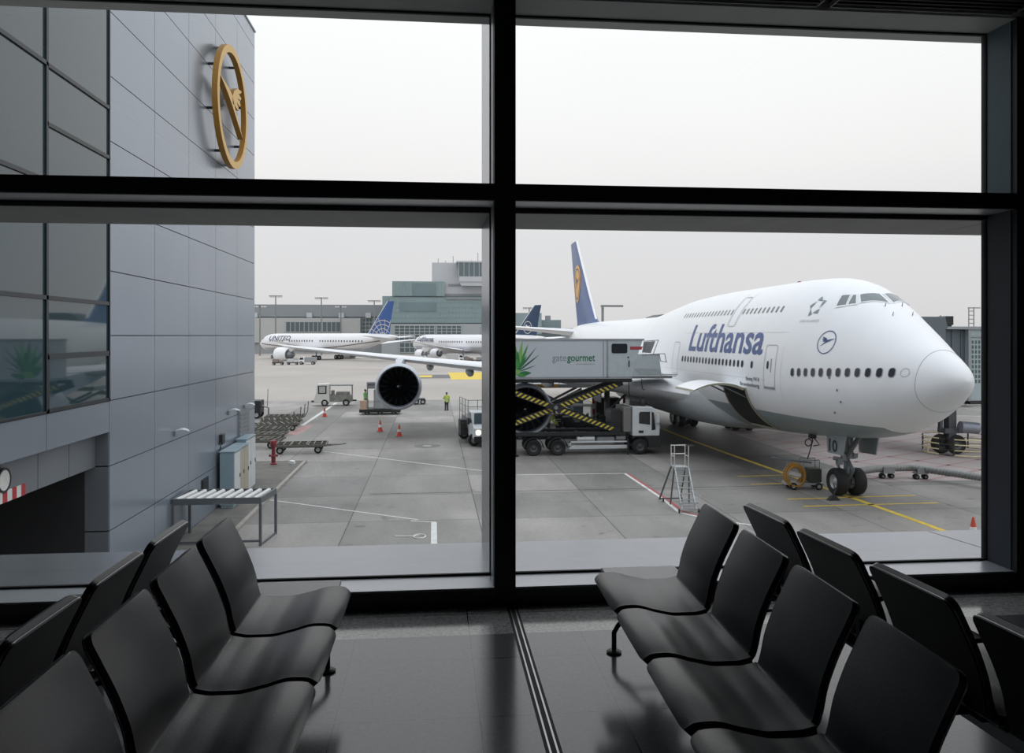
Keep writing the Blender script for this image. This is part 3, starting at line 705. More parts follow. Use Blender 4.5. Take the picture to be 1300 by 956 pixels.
# landing gear
def wheel(parent, c, r, wd, name='wheel', axis='y', mt=None, mr=None):
    c = Vector(c); h = wd/2
    mb = MB(); mb.lathe([(r*0.52, -h*0.8), (r*0.86, -h), (r*0.97, -h*0.75), (r, -h*0.3), (r, h*0.3), (r*0.97, h*0.75), (r*0.86, h), (r*0.52, h*0.8)], c, axis, 24, cap0=False, cap1=False)
    o = mb.build(name, mt or tyre, parent, smooth=50)
    mb = MB(); mb.lathe([(r*0.10, -h*0.75), (r*0.16, -h*0.7), (r*0.30, -h*0.35), (r*0.45, -h*0.5), (r*0.54, -h*0.82), (r*0.54, h*0.82), (r*0.45, h*0.5), (r*0.3, h*0.35), (r*0.16, h*0.7), (r*0.10, h*0.75)], c, axis, 20)
    mb.build('rim', mr or rim_m, o, smooth=40); return o
def nose_gear(parent, s, zt, r=0.63, wd=0.56):
    mb = MB(); mb.tube([(s, 0, zt), (s, 0, 1.9)], 0.24, 12); mb.tube([(s, 0, 1.95), (s-0.03, 0, r)], 0.14, 12); mb.tube([(s, -0.55, r), (s, 0.55, r)], 0.09, 10)
    mb.tube([(s-0.1, 0, 2.0), (s-1.3, 0, zt+0.2)], 0.07, 8); mb.tube([(s, -0.3, 1.95), (s, 0.3, 1.95)], 0.09, 8)
    mb.tube([(s+0.1, 0.12, 1.8), (s+0.55, 0.12, 1.3)], 0.08, 8); mb.tube([(s+0.55, 0.12, 1.3), (s+0.1, 0.12, 0.75)], 0.08, 8)
    mb.tube([(s-0.1, 0.1, 1.8), (s-0.55, 0.0, 1.25)], 0.09, 8); mb.tube([(s-0.55, 0.0, 1.25), (s-0.15, 0.0, 0.72)], 0.09, 8)
    mb.tube([(s-0.2, 0.75, 1.75), (s-0.2, 0, 1.6)], 0.09, 8); mb.tube([(s, 0.3, zt), (s, 0.1, 1.9)], 0.08, 8); mb.tube([(s, -0.3, zt), (s, -0.1, 1.9)], 0.08, 8); mb.tube([(s-1.6, 0.1, zt+0.2), (s-0.1, 0.1, 1.7)], 0.08, 8); mb.box(s-0.25, s-0.05, -0.32, 0.32, 1.7, 1.95); mb.box(s-0.32, s-0.1, 0.35, 0.6, 1.45, 1.75); mb.box(s-0.3, s-0.15, -0.38, -0.18, 1.75, 1.95); mb.box(s-0.3, s-0.15, 0.18, 0.38, 1.75, 1.95)
    o = mb.build('nose_gear', gear_m, parent, smooth=40)
    for y in (-0.43, 0.43): wheel(o, (s, y, r), r, wd)
    return o
ng = nose_gear(jumbo, 8.25, 2.9)
for sg in (1, -1):
    mb = MB(); mb.prism([(6.9, 2.9), (8.6, 2.75), (8.5, 1.95), (7.15, 2.0)], 'y', sg*0.78-0.03, sg*0.78+0.03)
    dd = mb.build('gear_door', acgrey, ng)
    if sg > 0: text('door_number', '10', lambda u, v: (8.35-u, 0.825, 2.08+v), mat('number_dark', (0.03, 0.035, 0.04), 0.5), dd, size=0.75, bold=0.02, width=0.75, grid=None)
for sg in (1, -1):
    for s, y, zt in ((33.8, 5.3, 3.6), (36.9, 1.9, 2.6)):
        mb = MB(); mb.tube([(s, sg*y, zt), (s, sg*y, 0.9)], 0.22, 12); mb.tube([(s-1.0, sg*y, 0.72), (s+1.0, sg*y, 0.72)], 0.16, 10); mb.tube([(s, sg*y, 1.5), (s-0.2, sg*(y-1.6), 3.0)], 0.09, 8)
        for t in (-0.75, 0.75): mb.tube([(s+t, sg*y-0.55, 0.66), (s+t, sg*y+0.55, 0.66)], 0.09, 8)
        o = mb.build('main_gear', gear_m, jumbo, smooth=40)
        for t in (-0.75, 0.75):
            for q in (-0.55, 0.55): wheel(o, (s+t, sg*y+q, 0.66), 0.66, 0.48)
        mb = MB(); mb.prism([(s-1.3, zt), (s+1.3, zt), (s+1.2, zt-1.3), (s-1.2, zt-1.3)], 'y', sg*(y+0.75)-0.03, sg*(y+0.75)+0.03); mb.build('gear_door', acgrey, o)
# forward cargo hold: open hatch, rim, raised door
CS0, CS1, CZ0, CZ1 = 12.3, 15.15, 2.62, 4.68
decal('cargo_opening', [([[(-CS1, CZ0), (-CS0, CZ0), (-CS0, CZ1), (-CS1, CZ1)]], 0)], SBo(0.02), dark_m, jumbo, 0.2)
rim = mat('hatch_rim', (0.30, 0.29, 0.22), 0.5)
mb = MB()
for ss in (CS0, CS1):
    mb.tube([jh.side(ss, CZ0+(CZ1-CZ0)*k/10, 0.03) for k in range(11)], 0.06, 6)
mb.tube([jh.side(CS0+(CS1-CS0)*k/6, CZ1, 0.03) for k in range(7)], 0.06, 6); mb.tube([jh.side(CS0+(CS1-CS0)*k/6, CZ0, 0.03) for k in range(7)], 0.06, 6)
mb.build('hatch_frame', rim, jumbo, smooth=60)
# the raised door: hull skin swung about the hinge at its top edge
hy, hz = jh.hw(13.5, CZ1), CZ1
arc = []
for k in range(11):
    z = CZ1 - (CZ1-CZ0)*k/10; arc.append((jh.hw(13.5, z)-hy, z-hz))
ang = math.radians(128)
def rot(p): return (p[0]*math.cos(ang)-p[1]*math.sin(ang), p[0]*math.sin(ang)+p[1]*math.cos(ang))
outer = [rot(p) for p in arc]; nn = len(outer)
mb = MB()
for y_off, mi in ((0, 0), (-0.13, 1)):
    pass
ro = [[(ss, hy+0.05+p[0], hz+0.02+p[1]) for p in outer] for ss in (CS0, CS1)]
inn = [rot((p[0]-0.14, p[1]+0.0)) for p in arc]
ri = [[(ss, hy+0.05+p[0], hz+0.02+p[1]) for p in inn] for ss in (CS0, CS1)]
for k in range(nn-1):
    mb.quad(ro[0][k], ro[0][k+1], ro[1][k+1], ro[1][k], 0); mb.quad(ri[0][k], ri[1][k], ri[1][k+1], ri[0][k+1], 1)
    for q in (0, 1): mb.quad(ro[q][k], ro[q][k+1], ri[q][k+1], ri[q][k], 2)
for k in (0, nn-1): mb.quad(ro[0][k], ro[1][k], ri[1][k], ri[0][k], 2)
cd = mb.build('cargo_door', [white, dark_m, rim], jumbo)
mb = MB()
for ss in (CS0+0.3, CS1-0.3): mb.tube([jh.side(ss, CZ1-0.45, 0.0), (ss, ri[0][5][1], ri[0][5][2])], 0.04, 8)
mb.build('door_strut', gear_m, cd)
# vents, small ports on the fairing
decal('outflow_valve', [([circle(-20.6, 4.25, 0.16, 16)], 0)], lambda u, v: (-u, 3.72, v), gear_m, jumbo, None)
# ------------------------------------------------------------------ apron
def apron_mat():
    m = bpy.data.materials.new('apron_concrete'); m.use_nodes = True; nt = m.node_tree; nt.nodes.clear(); N = nt.nodes; K = nt.links
    out = N.new('ShaderNodeOutputMaterial'); b = N.new('ShaderNodeBsdfPrincipled'); K.new(b.outputs[0], out.inputs[0])
    tc = N.new('ShaderNodeTexCoord'); mp = N.new('ShaderNodeMapping'); br = N.new('ShaderNodeTexBrick')
    mp.inputs['Location'].default_value = (3.32, -1.2, 0)
    K.new(tc.outputs['Object'], mp.inputs[0]); K.new(mp.outputs[0], br.inputs['Vector'])
    br.offset = 0.0; br.inputs['Scale'].default_value = 1; br.inputs['Brick Width'].default_value = 5.15; br.inputs['Row Height'].default_value = 5.15
    br.inputs['Mortar Size'].default_value = 0.022; br.inputs['Mortar Smooth'].default_value = 0.2; br.inputs['Bias'].default_value = 0.0
    br.inputs['Color1'].default_value = (0.235, 0.226, 0.215, 1); br.inputs['Color2'].default_value = (0.40, 0.38, 0.355, 1); br.inputs['Mortar'].default_value = (0.10, 0.10, 0.10, 1)
    def noise(sc, det, lo, hi, p0, p1, stretch=None):
        n = N.new('ShaderNodeTexNoise'); n.inputs['Scale'].default_value = sc; n.inputs['Detail'].default_value = det
        if stretch:
            q = N.new('ShaderNodeMapping'); q.inputs['Scale'].default_value = stretch; K.new(tc.outputs['Object'], q.inputs[0]); K.new(q.outputs[0], n.inputs['Vector'])
        else: K.new(tc.outputs['Object'], n.inputs['Vector'])
        r = N.new('ShaderNodeValToRGB'); r.color_ramp.elements[0].position = p0; r.color_ramp.elements[1].position = p1
        r.color_ramp.elements[0].color = (lo, lo, lo, 1); r.color_ramp.elements[1].color = (hi, hi, hi, 1); K.new(n.outputs['Fac'], r.inputs[0]); return r.outputs[0]
    prev = br.outputs['Color']
    for o in (noise(0.09, 6, 0.80, 1.12, 0.35, 0.65), noise(0.5, 8, 0.80, 1.08, 0.35, 0.7, (1, 0.35, 1)), noise(6, 6, 0.90, 1.08, 0.3, 0.7), noise(0.9, 10, 0.55, 1.0, 0.26, 0.36)):
        x = N.new('ShaderNodeMixRGB'); x.blend_type = 'MULTIPLY'; x.inputs[0].default_value = 1; K.new(prev, x.inputs[1]); K.new(o, x.inputs[2]); prev = x.outputs[0]
    # shade under the jumbo painted in dark, plus rubber and oil wear where vehicles stand (a patch with its own outline)
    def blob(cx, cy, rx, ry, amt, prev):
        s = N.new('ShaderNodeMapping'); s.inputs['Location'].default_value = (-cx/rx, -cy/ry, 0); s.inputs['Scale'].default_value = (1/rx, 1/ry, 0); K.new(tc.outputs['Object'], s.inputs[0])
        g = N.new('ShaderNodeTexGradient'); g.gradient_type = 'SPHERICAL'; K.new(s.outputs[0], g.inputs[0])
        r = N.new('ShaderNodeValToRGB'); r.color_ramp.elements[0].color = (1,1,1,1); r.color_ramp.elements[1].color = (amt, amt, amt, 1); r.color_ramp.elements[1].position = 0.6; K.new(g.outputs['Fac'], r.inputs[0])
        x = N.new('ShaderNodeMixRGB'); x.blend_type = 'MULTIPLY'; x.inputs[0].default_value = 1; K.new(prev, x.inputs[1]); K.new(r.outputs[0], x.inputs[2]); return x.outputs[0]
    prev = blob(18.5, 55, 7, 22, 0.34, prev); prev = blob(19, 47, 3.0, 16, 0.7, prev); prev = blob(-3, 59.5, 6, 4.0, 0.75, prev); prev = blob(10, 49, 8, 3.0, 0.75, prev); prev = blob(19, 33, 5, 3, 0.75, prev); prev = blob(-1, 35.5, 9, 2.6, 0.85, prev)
    K.new(prev, b.inputs['Base Color']); b.inputs['Roughness'].default_value = 0.62; b.inputs['Specular IOR Level'].default_value = 0.35
    return m
def asphalt_mat():
    return mat('far_apron_surface', (0.40, 0.365, 0.335), 0.7, var=0.10, scale=0.05)
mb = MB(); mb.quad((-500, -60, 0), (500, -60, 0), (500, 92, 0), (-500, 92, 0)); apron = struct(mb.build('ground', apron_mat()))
mb = MB(); mb.quad((-700, 92, 0), (700, 92, 0), (700, 900, 0), (-700, 900, 0)); struct(mb.build('ground_far', asphalt_mat()))
def painted(name, m, *strips, z=0.006):
    """strips: (points, width) of lines painted on the apron"""
    mb = MB()
    for pts, w in strips:
        for a, b in zip(pts, pts[1:]):
            a = Vector(a); b = Vector(b); d = (b-a).normalized(); q = Vector((-d.y, d.x))*w/2
            mb.poly([(p.x, p.y, z) for p in (a+q, a-q, b-q, b+q)])
    return mb.build(name, m, apron)
pw = mat('white_line_paint', (0.72, 0.72, 0.70), 0.6, var=0.12, scale=3)
py = mat('yellow_line_paint', (0.72, 0.52, 0.05), 0.6, var=0.2, scale=3)
pr = mat('red_line_paint', (0.42, 0.10, 0.10), 0.6, var=0.15, scale=3)
pp = mat('worn_red_paint', (0.42, 0.26, 0.25), 0.65, var=0.15, scale=1)
painted('white_line', pw, ([(-7.0, 51.84), (4.4, 42.04)], 0.11))
painted('white_line', pw, ([(4.35, 42.05), (10.23, 41.95)], 0.11), ([(10.23, 41.95), (10.35, 35.4), (10.25, 32.4), (11.2, 31.0), (13, 29.5)], 0.15))
painted('red_line', pr, ([(10.37, 41.9), (10.52, 35.4), (10.46, 32.5), (11.35, 31.2)], 0.16), z=0.005)
painted('white_line', pw, ([(-8.2, 37.3), (-6.94, 36.49), (-0.6, 32.2)], 0.10), ([(-0.9, 32.05), (0.10, 31.72)], 0.10), ([(0.03, 31.72), (0.03, 27.5)], 0.22))
painted('white_line', pw, ([(-10.72, 66.8), (-10.6, 89)], 0.32))
painted('red_line', pp, ([(-10.5, 60.5), (-10.2, 67)], 0.9), z=0.005)
painted('yellow_line', py, ([(19.32, 25), (19.2, 30), (18.95, 36), (18.75, 41.1), (18.4, 47.6), (18.14, 54.3), (17.9, 90)], 0.28))
painted('drain_channel', mat('drain_dark', (0.06, 0.06, 0.06), 0.7), ([(-2.9, 37.62), (17.5, 37.75), (19, 37.9)], 0.07))
painted('yellow_line', py, ([(15.93, 34.6), (22.2, 34.84)], 0.16), ([(15.95, 33.07), (22.23, 33.2)], 0.16))
painted('yellow_line', py, ([(15.9, 40.45), (19.0, 40.6)], 0.16), ([(15.7, 38.2), (17.9, 38.4)], 0.16))
for (x, y, l) in ((-20, 175, 16), (-9, 158, 3)):
    painted('rusty_patch', mat('rusty_patch', (0.36, 0.22, 0.15), 0.8), ([(x, y), (x+l, y)], 1.2))
mb = MB(); mb.poly([(x, y, 0.007) for x, y in ((-4.2, 151), (3.0, 151), (3.0, 138), (-3.8, 138))], 1); mb.poly([(x, y, 0.009) for x, y in ((-2.8, 149), (-0.2, 149), (-0.2, 142), (-2.8, 142))], 0)
mb.poly([(x, y, 0.008) for x, y in ((3.0, 160), (10, 160), (10.5, 134), (3.0, 134))], 0); mb.poly([(x, y, 0.009) for x, y in ((10, 160), (11.0, 160), (12.2, 134), (10.5, 134))], 1)
mb.build('taxiway_sign_marking', [py, mat('dark_marking', (0.13, 0.13, 0.13), 0.7)], apron)
# red hatched no-parking zone beyond the nose
mb = MB()
def clipline(p, d, x0, x1, y0, y1):
    ts = []
    lo, hi = -1e9, 1e9
    for c, dd, a, b in ((p[0], d[0], x0, x1), (p[1], d[1], y0, y1)):
        if abs(dd) < 1e-9: 
            if not a <= c <= b: return None
            continue
        t0, t1 = sorted(((a-c)/dd, (b-c)/dd)); lo = max(lo, t0); hi = min(hi, t1)
    return (lo, hi) if hi > lo else None
for k in range(-10, 18):
    for d in ((1, 0.55), (1, -2.2)):
        p = (24+k*3.8, 42) if d[1] > 0 else (22+k*3.8, 42)
        r = clipline(p, d, 22.5, 52, 38.2, 62)
        if r:
            a = Vector((p[0]+d[0]*r[0], p[1]+d[1]*r[0])); b = Vector((p[0]+d[0]*r[1], p[1]+d[1]*r[1])); q = Vector((-(b-a).y, (b-a).x)).normalized()*0.11
            mb.poly([(v.x, v.y, 0.006) for v in (a+q, a-q, b-q, b+q)])
mb.build('red_hatching', mat('hatch_red', (0.32, 0.21, 0.205), 0.7), apron)
mb = MB(); mb.poly([(x, y, 0.003) for x, y in ((22.5, 38.2), (52, 38.2), (52, 62), (22.5, 62))]); mb.build('pale_pink_bay', mat('pale_pink_surface', (0.335, 0.295, 0.285), 0.7, var=0.08, scale=0.4), apron)
painted('white_line', pw, ([(44, 70), (60, 66)], 0.25))
# round iron covers
mb = MB(); mb.lathe([(0.9, 0), (0.9, 0.004), (0.4, 0.004)], (-0.4, 53.7, 0.004), n=24, cap1=False); mb.lathe([(0.3, 0), (0.3, 0.012), (0, 0.012)], (-0.4, 53.7, 0), n=20, mi=1)
mb.build('manhole_cover', [mat('stained_ring', (0.20, 0.20, 0.19), 0.7), mat('cover_metal', (0.5, 0.5, 0.48), 0.5, 0.3)], apron)
mb = MB(); mb.lathe([(0.55, 0), (0.55, 0.012), (0, 0.012)], (16.95, 52.3, 0), n=20); mb.build('manhole_cover', MATS['cover_metal'], apron)
mb = MB(); mb.lathe([(0.35, 0), (0.35, 0.01), (0, 0.01)], (19.3, 30.0, 0), n=20)
# painted loop mark near the building
mb = MB(); mb.tube([(-1.4, 29.6, 0.01), (-0.5, 29.5, 0.01)], 0.03, 5); mb.tube([(-0.5+0.22*math.cos(a), 29.5+0.3*math.sin(a), 0.01) for a in [2*PI*k/14 for k in range(15)]], 0.03, 5); mb.build('loop_mark', pw, apron)
# kerbed island along the building
def ground_prism(name, poly, z0, z1, ms, parent=None):
    mb = MB(); mb.prism(poly, 'z', z0, z1); return mb.build(name, ms, parent)
isl = thing('kerb_island', 'brown-grey paved island with a pale kerb along the foot of the grey building', 'kerb', (-8.5, 40, 0))
o = ground_prism('paving', [(-0.58, 9.0), (1.0, 9.0), (1.0, 47.3), (-30, 47.3), (-30, 41.97), (-0.58, 41.97)], 0.0, 0.11, mat('island_paving', (0.145, 0.14, 0.125), 0.8, var=0.2, scale=1.5, bump=0.1), isl)
for v in o.data.vertices: v.co.y -= 40
mb = MB(); mb.box(1.0, 1.16, -32, 7.4, 0, 0.13); mb.box(-21, 1.16, 7.3, 7.46, 0, 0.13); mb.build('kerb', mat('kerb_stone', (0.36, 0.34, 0.31), 0.8, var=0.15), isl, bevel=0.01)

# ------------------------------------------------------------------ neighbouring terminal building
panel_m = mat('facade_panel', (0.28, 0.32, 0.375), 0.24, 0.35, var=0.035, scale=0.25)
panel_m2 = mat('recessed_panel', (0.20, 0.22, 0.245), 0.42, 0.3, var=0.04, scale=0.5)
seam_m = mat('panel_joint', (0.02, 0.022, 0.025), 0.7)
bglass = mat('building_glass', (0.03, 0.06, 0.072), 0.03, 0, var=0.02, scale=0.2, spec=0.75)
bframe = mat('window_frame_dark', (0.03, 0.035, 0.04), 0.4, 0.4)
XB = -9.10; TOP = 22.95
bld = thing('terminal_building', 'tall grey panelled building with dark glazing at left, carrying a golden ring sign', 'building', (XB, 23.5, 0))
BY = lambda y: y-23.5
ys = [23.5+3.68*k for k in range(6)]            # 23.5 .. 41.9
zs = [0.0, 1.88, 3.71, 5.56, 7.40, 9.23, 11.07, 12.91, 14.75, 16.58, 18.42, 20.26, 22.10, TOP]
mb = MB(); mb.box(-25, -0.03, BY(4), BY(41.88), 5.56, TOP-0.02); mb.box(-25, -0.03, BY(23.52), BY(41.88), 0, 5.56); mb.box(-25, -0.05, BY(4), BY(23.5), 4.66, 5.56); mb.box(-25, -9, BY(4), BY(23.5), 0, 4.7)
mb.build('wall_core', seam_m, bld)
G = 0.014
mb = MB()
for y0, y1 in zip(ys, ys[1:]):
    for z0, z1 in zip(zs, zs[1:]): mb.box(-0.03, 0.0, BY(y0)+G, BY(y1)-G, z0+G, z1-G)
for z0, z1 in zip(zs, zs[1:]):                    # end wall facing away
    for k in range(6): mb.box(-3.68*(k+1)+G, -3.68*k-G, BY(41.88), BY(41.91), z0+G, z1-G)
yl = [23.5-3.68*k for k in range(6)]
for y1, y0 in zip(yl, yl[1:]): mb.box(-0.05, 0, BY(y0)+G, BY(y1)-G, 4.68, 5.54); mb.box(-0.05, 0, BY(y0)+G, BY(y1)-G, 20.28, TOP-G)
mb.build('cladding', panel_m, bld)
mb = MB(); mb.box(-25, 0.05, BY(4), BY(41.95), TOP-0.02, TOP+0.06); mb.build('roof_edge', mat('roof_trim', (0.30, 0.33, 0.37), 0.4, 0.4), bld)
# glazing left of the panels: bays with their own panes
def bwindow(y0, y1, z0, z1, framed=0.06):
    mb = MB(); t = framed; a, b = BY(y0), BY(y1)
    mb.box(-0.08, 0.03, a, a+t, z0, z1); mb.box(-0.08, 0.03, b-t, b, z0, z1); mb.box(-0.08, 0.03, a, b, z0, z0+t); mb.box(-0.08, 0.03, a, b, z1-t, z1)
    o = mb.build('window', bframe, bld)
    mb = MB(); mb.box(-0.04, -0.015, a+t, b-t, z0+t, z1-t); mb.build('pane', bglass, o)
za = [5.56, 6.92, 8.30, 11.07, 12.42, 13.82, 20.26]
for i, (y1, y0) in enumerate(zip(yl, yl[1:])):
    zz = [5.56, 6.92, 8.30, 11.07, 12.42, 13.82, 17.0, 20.26] if i == 0 else [5.56, 8.30, 11.07, 13.84, 17.0, 20.26]
    for z0, z1 in zip(zz, zz[1:]): bwindow(y0, y1, z0, z1, 0.05 if not (i == 0 and z0 < 6) else 0.09)
# recessed lintel band over the drive-through
mb = MB()
y = 23.5
while y > 6: mb.box(-0.40, -0.37, BY(y-1.65)+G, BY(y)-G, 3.70, 4.66); y -= 1.65
mb.build('lintel_panel', panel_m2, bld)
mb = MB(); mb.box(-9, -0.39, BY(6), BY(23.46), 3.71, 4.67); mb.build('lintel_core', seam_m, bld)
mb = MB(); mb.box(-0.65, -0.02, BY(23.47), BY(23.5), G, 1.86); mb.box(-0.65, -0.02, BY(23.47), BY(23.5), 1.90, 3.69); mb.box(-0.38, -0.02, BY(23.47), BY(23.5), 3.73, 4.66)
mb.build('reveal_panel', panel_m2, bld)
mb = MB(); mb.box(-10, -0.65, BY(23.44), BY(23.52), 0, 4.6); mb.build('passage_wall', wall_dark, bld)
# striped height warning and round sign on the lintel
red_s = mat('sign_red', (0.42, 0.03, 0.04), 0.5); wht_s = mat('sign_white', (0.70, 0.70, 0.68), 0.5)
bo = thing('height_limit_board', 'red and white striped warning board on the lintel of the dark drive-through', 'sign', (XB-0.35, 18.63, 3.83))
mb = MB()
k = 0; y = 0.93
while y > -4.5: mb.box(-0.015, 0.012, y-0.2, y, -0.13, 0.13, k % 2); y -= 0.2; k += 1
mb.build('striped_panel', [red_s, wht_s], bo)
so = thing('round_height_sign', 'round white sign with dark rim above the striped board at far left', 'sign', (XB-0.35, 18.62, 4.20))
mb = MB(); mb.lathe([(0.26, -0.01), (0.26, 0.02), (0.0, 0.02)], (0, 0, 0), 'x', 28); mb.build('sign_face', wht_s, so)
mb = MB(); mb.lathe([(0.28, -0.01), (0.28, 0.03), (0.23, 0.03), (0.23, 0.02)], (0, 0, 0), 'x', 28, cap1=False); mb.build('sign_rim', bframe, so)
# the yellow ring sign with the crane, held off the wall on pins
gold = mat('gold_sign_face', (0.66, 0.39, 0.08), 0.4, 0.1, var=0.05); gold_d = mat('gold_sign_side', (0.36, 0.18, 0.025), 0.45)
rs = thing('airline_ring_sign', 'big golden ring with a flying crane, mounted on pins high on the grey facade', 'sign', (XB, 35.6, 17.28))
def flat_solid(name, polys, x0, x1, parent):
    mb = MB()
    for q in polys:
        mb.poly([(x1, p[0], p[1]) for p in q], 0); mb.poly([(x0, p[0], p[1]) for p in q], 1)
        for a, b in zip(q, q[1:]+q[:1]): mb.quad((x0, a[0], a[1]), (x0, b[0], b[1]), (x1, b[0], b[1]), (x1, a[0], a[1]), 1)
    return mb.build(name, [gold, gold_d], parent)
mb = MB(); n = 72; Ro, Ri = 2.60, 2.29
for k in range(n):
    a, b = 2*PI*k/n, 2*PI*(k+1)/n
    P = lambda r, t, x: (x, r*math.cos(t), r*math.sin(t))
    mb.quad(P(Ri, a, 0.48), P(Ro, a, 0.48), P(Ro, b, 0.48), P(Ri, b, 0.48), 0); mb.quad(P(Ri, a, 0.25), P(Ro, a, 0.25), P(Ro, b, 0.25), P(Ri, b, 0.25), 1)
    mb.quad(P(Ro, a, 0.25), P(Ro, b, 0.25), P(Ro, b, 0.48), P(Ro, a, 0.48), 1); mb.quad(P(Ri, a, 0.25), P(Ri, b, 0.25), P(Ri, b, 0.48), P(Ri, a, 0.48), 1)
mb.build('ring', [gold, gold_d], rs)
flat_solid('crane', [[(-2.3*p[0], 2.3*p[1]) for p in q] for q in CRANE], 0.25, 0.48, rs)
for t in [2*PI*(k+0.35)/8 for k in range(8)]:
    mb = MB(); mb.tube([(0, 2.44*math.cos(t), 2.44*math.sin(t)), (0.25, 2.44*math.cos(t), 2.44*math.sin(t))], 0.06, 8); mb.build('mounting_pin', bframe, rs)
# curved wall lamps
def wall_lamp(y, z, label, first=[None]):
    if first[0] is None:
        t = thing('wall_lamp', label, 'lamp', (XB, y, z), 0, 'curved lamps on the grey facade')
        mb = MB(); mb.box(0, 0.07, -0.06, 0.06, -0.15, 0.04); mb.build('wall_plate', mat('lamp_grey', (0.25, 0.27, 0.30), 0.4, 0.4), t, bevel=0.01)
        mb = MB(); R_ = []
        for k in range(9):
            u = k/8; x = 0.03+0.5*u; zz = 0.01+0.13*math.sin(u*PI*0.8)-0.05*u; hw = 0.04+0.08*math.sin(PI*min(1, u*1.1))
            R_.append([(x, -hw, zz-0.02), (x, -hw*0.5, zz+0.03), (x, hw*0.5, zz+0.03), (x, hw, zz-0.02)])
        mb.rings(R_); mb.build('lamp_shade', mat('lamp_shell_silver', (0.62, 0.64, 0.66), 0.3, 0.3), t, smooth=50)
        first[0] = t
    else: dup(first[0], (XB, y, z), None, label)
wall_lamp(29.1, 4.0, 'silver curved wall lamp on the grey facade, nearest of the three')
wall_lamp(36.5, 4.02, 'silver curved wall lamp on the grey facade, middle of the three')
wall_lamp(39.5, 4.02, 'silver curved wall lamp on the grey facade, closest to the building corner')
t = thing('wall_louvre', 'grey louvred vent panel set in the facade below the farthest wall lamp', 'vent', (XB, 39.4, 3.25))
mb = MB(); mb.box(0, 0.06, -1.0, 1.0, -0.65, 0.65); 
for k in range(6): mb.box(0.06, 0.09, -0.92, 0.92, -0.6+0.2*k, -0.47+0.2*k)
mb.build('louvre', mat('louvre_grey', (0.24, 0.26, 0.28), 0.5, 0.3), t)
t = thing('wall_box', 'small dark junction box on the facade left of the louvred vent', 'box', (XB, 35.3, 2.95))
mb = MB(); mb.box(0, 0.14, -0.22, 0.22, -0.22, 0.22); mb.build('housing', bframe, t, bevel=0.02); mb = MB(); mb.tube([(0.05, -0.2, -0.1), (0.12, -0.45, -0.3), (0.05, -0.45, -0.6)], 0.03, 6); mb.build('conduit', bframe, t)
t = thing('wall_hatch', 'small dark framed hatch low on the facade, left of the pale cabinets', 'hatch', (XB, 32.9, 1.4))
mb = MB(); mb.box(0, 0.04, -0.45, 0.45, -0.3, 0.3); mb.box(0.04, 0.06, -0.35, 0.35, -0.22, 0.02); mb.box(0.04, 0.06, -0.35, 0.0, 0.06, 0.24); mb.build('hatch_panel', bframe, t)

# electrical cabinets on the island
cabm = mat('cabinet_pale_blue', (0.27, 0.36, 0.41), 0.4, var=0.04); cabw = mat('cabinet_door_white', (0.60, 0.63, 0.64), 0.4); cabb = mat('cabinet_beige', (0.42, 0.39, 0.32), 0.5)
def cabinet(label, x0, x1, y0, y1, h, doors):
    t = thing('electrical_cabinet', label, 'cabinet', ((x0+x1)/2, (y0+y1)/2, 0.11)); hx, hy = (x1-x0)/2, (y1-y0)/2
    mb = MB(); mb.box(-hx, hx, -hy, hy, 0.12, h); mb.box(-hx-0.04, hx+0.06, -hy-0.03, hy+0.03, h, h+0.05); mb.box(-hx+0.04, hx-0.04, -hy+0.04, hy-0.04, 0, 0.12); mb.build('housing', cabm, t, bevel=0.01)
    n = len(doors); w = 2*hy/n
    for i, dm in enumerate(doors):
        mb = MB(); mb.box(hx, hx+0.03, -hy+w*i+0.02, -hy+w*(i+1)-0.02, 0.16, h-0.05); d = mb.build('door', dm, t)
        mb = MB(); mb.box(hx+0.03, hx+0.06, -hy+w*(i+1)-0.12, -hy+w*(i+1)-0.08, h*0.5, h*0.5+0.16); mb.build('handle', bframe, d)
cabinet('pale blue steel electrical cabinet nearest the viewer, beside the grey facade', -8.95, -8.37, 34.6, 35.6, 2.35, [cabw])
cabinet('beige and pale blue electrical cabinet, middle one against the facade', -8.95, -8.42, 35.7, 37.4, 2.35, [cabb, cabb])
cabinet('pale electrical cabinet farthest from the viewer, near the building corner', -8.95, -8.55, 37.5, 39.4, 2.5, [cabw, cabw])
# hydrant
t = thing('fire_hydrant', 'red pillar fire hydrant on the paved island', 'hydrant', (-9.0, 46.2, 0.11))
hr = mat('hydrant_red', (0.24, 0.03, 0.035), 0.45)
mb = MB(); mb.lathe([(0.19, 0), (0.19, 0.06), (0.12, 0.10), (0.12, 0.42), (0.165, 0.45), (0.165, 0.5), (0.105, 0.53), (0.10, 0.95), (0.17, 1.08), (0.18, 1.3), (0.16, 1.34), (0.08, 1.38), (0, 1.38)], n=20); mb.build('pillar', hr, t, smooth=35)
for sg in (-1, 1):
    mb = MB(); mb.tube([(0, 0, 0.5), (sg*0.22, 0, 0.5)], 0.05, 10); mb.tube([(sg*0.18, 0, 0.5), (sg*0.24, 0, 0.5)], 0.07, 8); mb.build('outlet', hr, t, smooth=35)
t = thing('white_block', 'small white block lying on the island near its corner', 'block', (-8.0, 46.3, 0.11))
mb = MB(); mb.prism([(-0.18, 0), (0.18, 0), (0.14, 0.16), (-0.10, 0.2)], 'y', -0.22, 0.22); mb.build('body', wht_s, t, bevel=0.01)

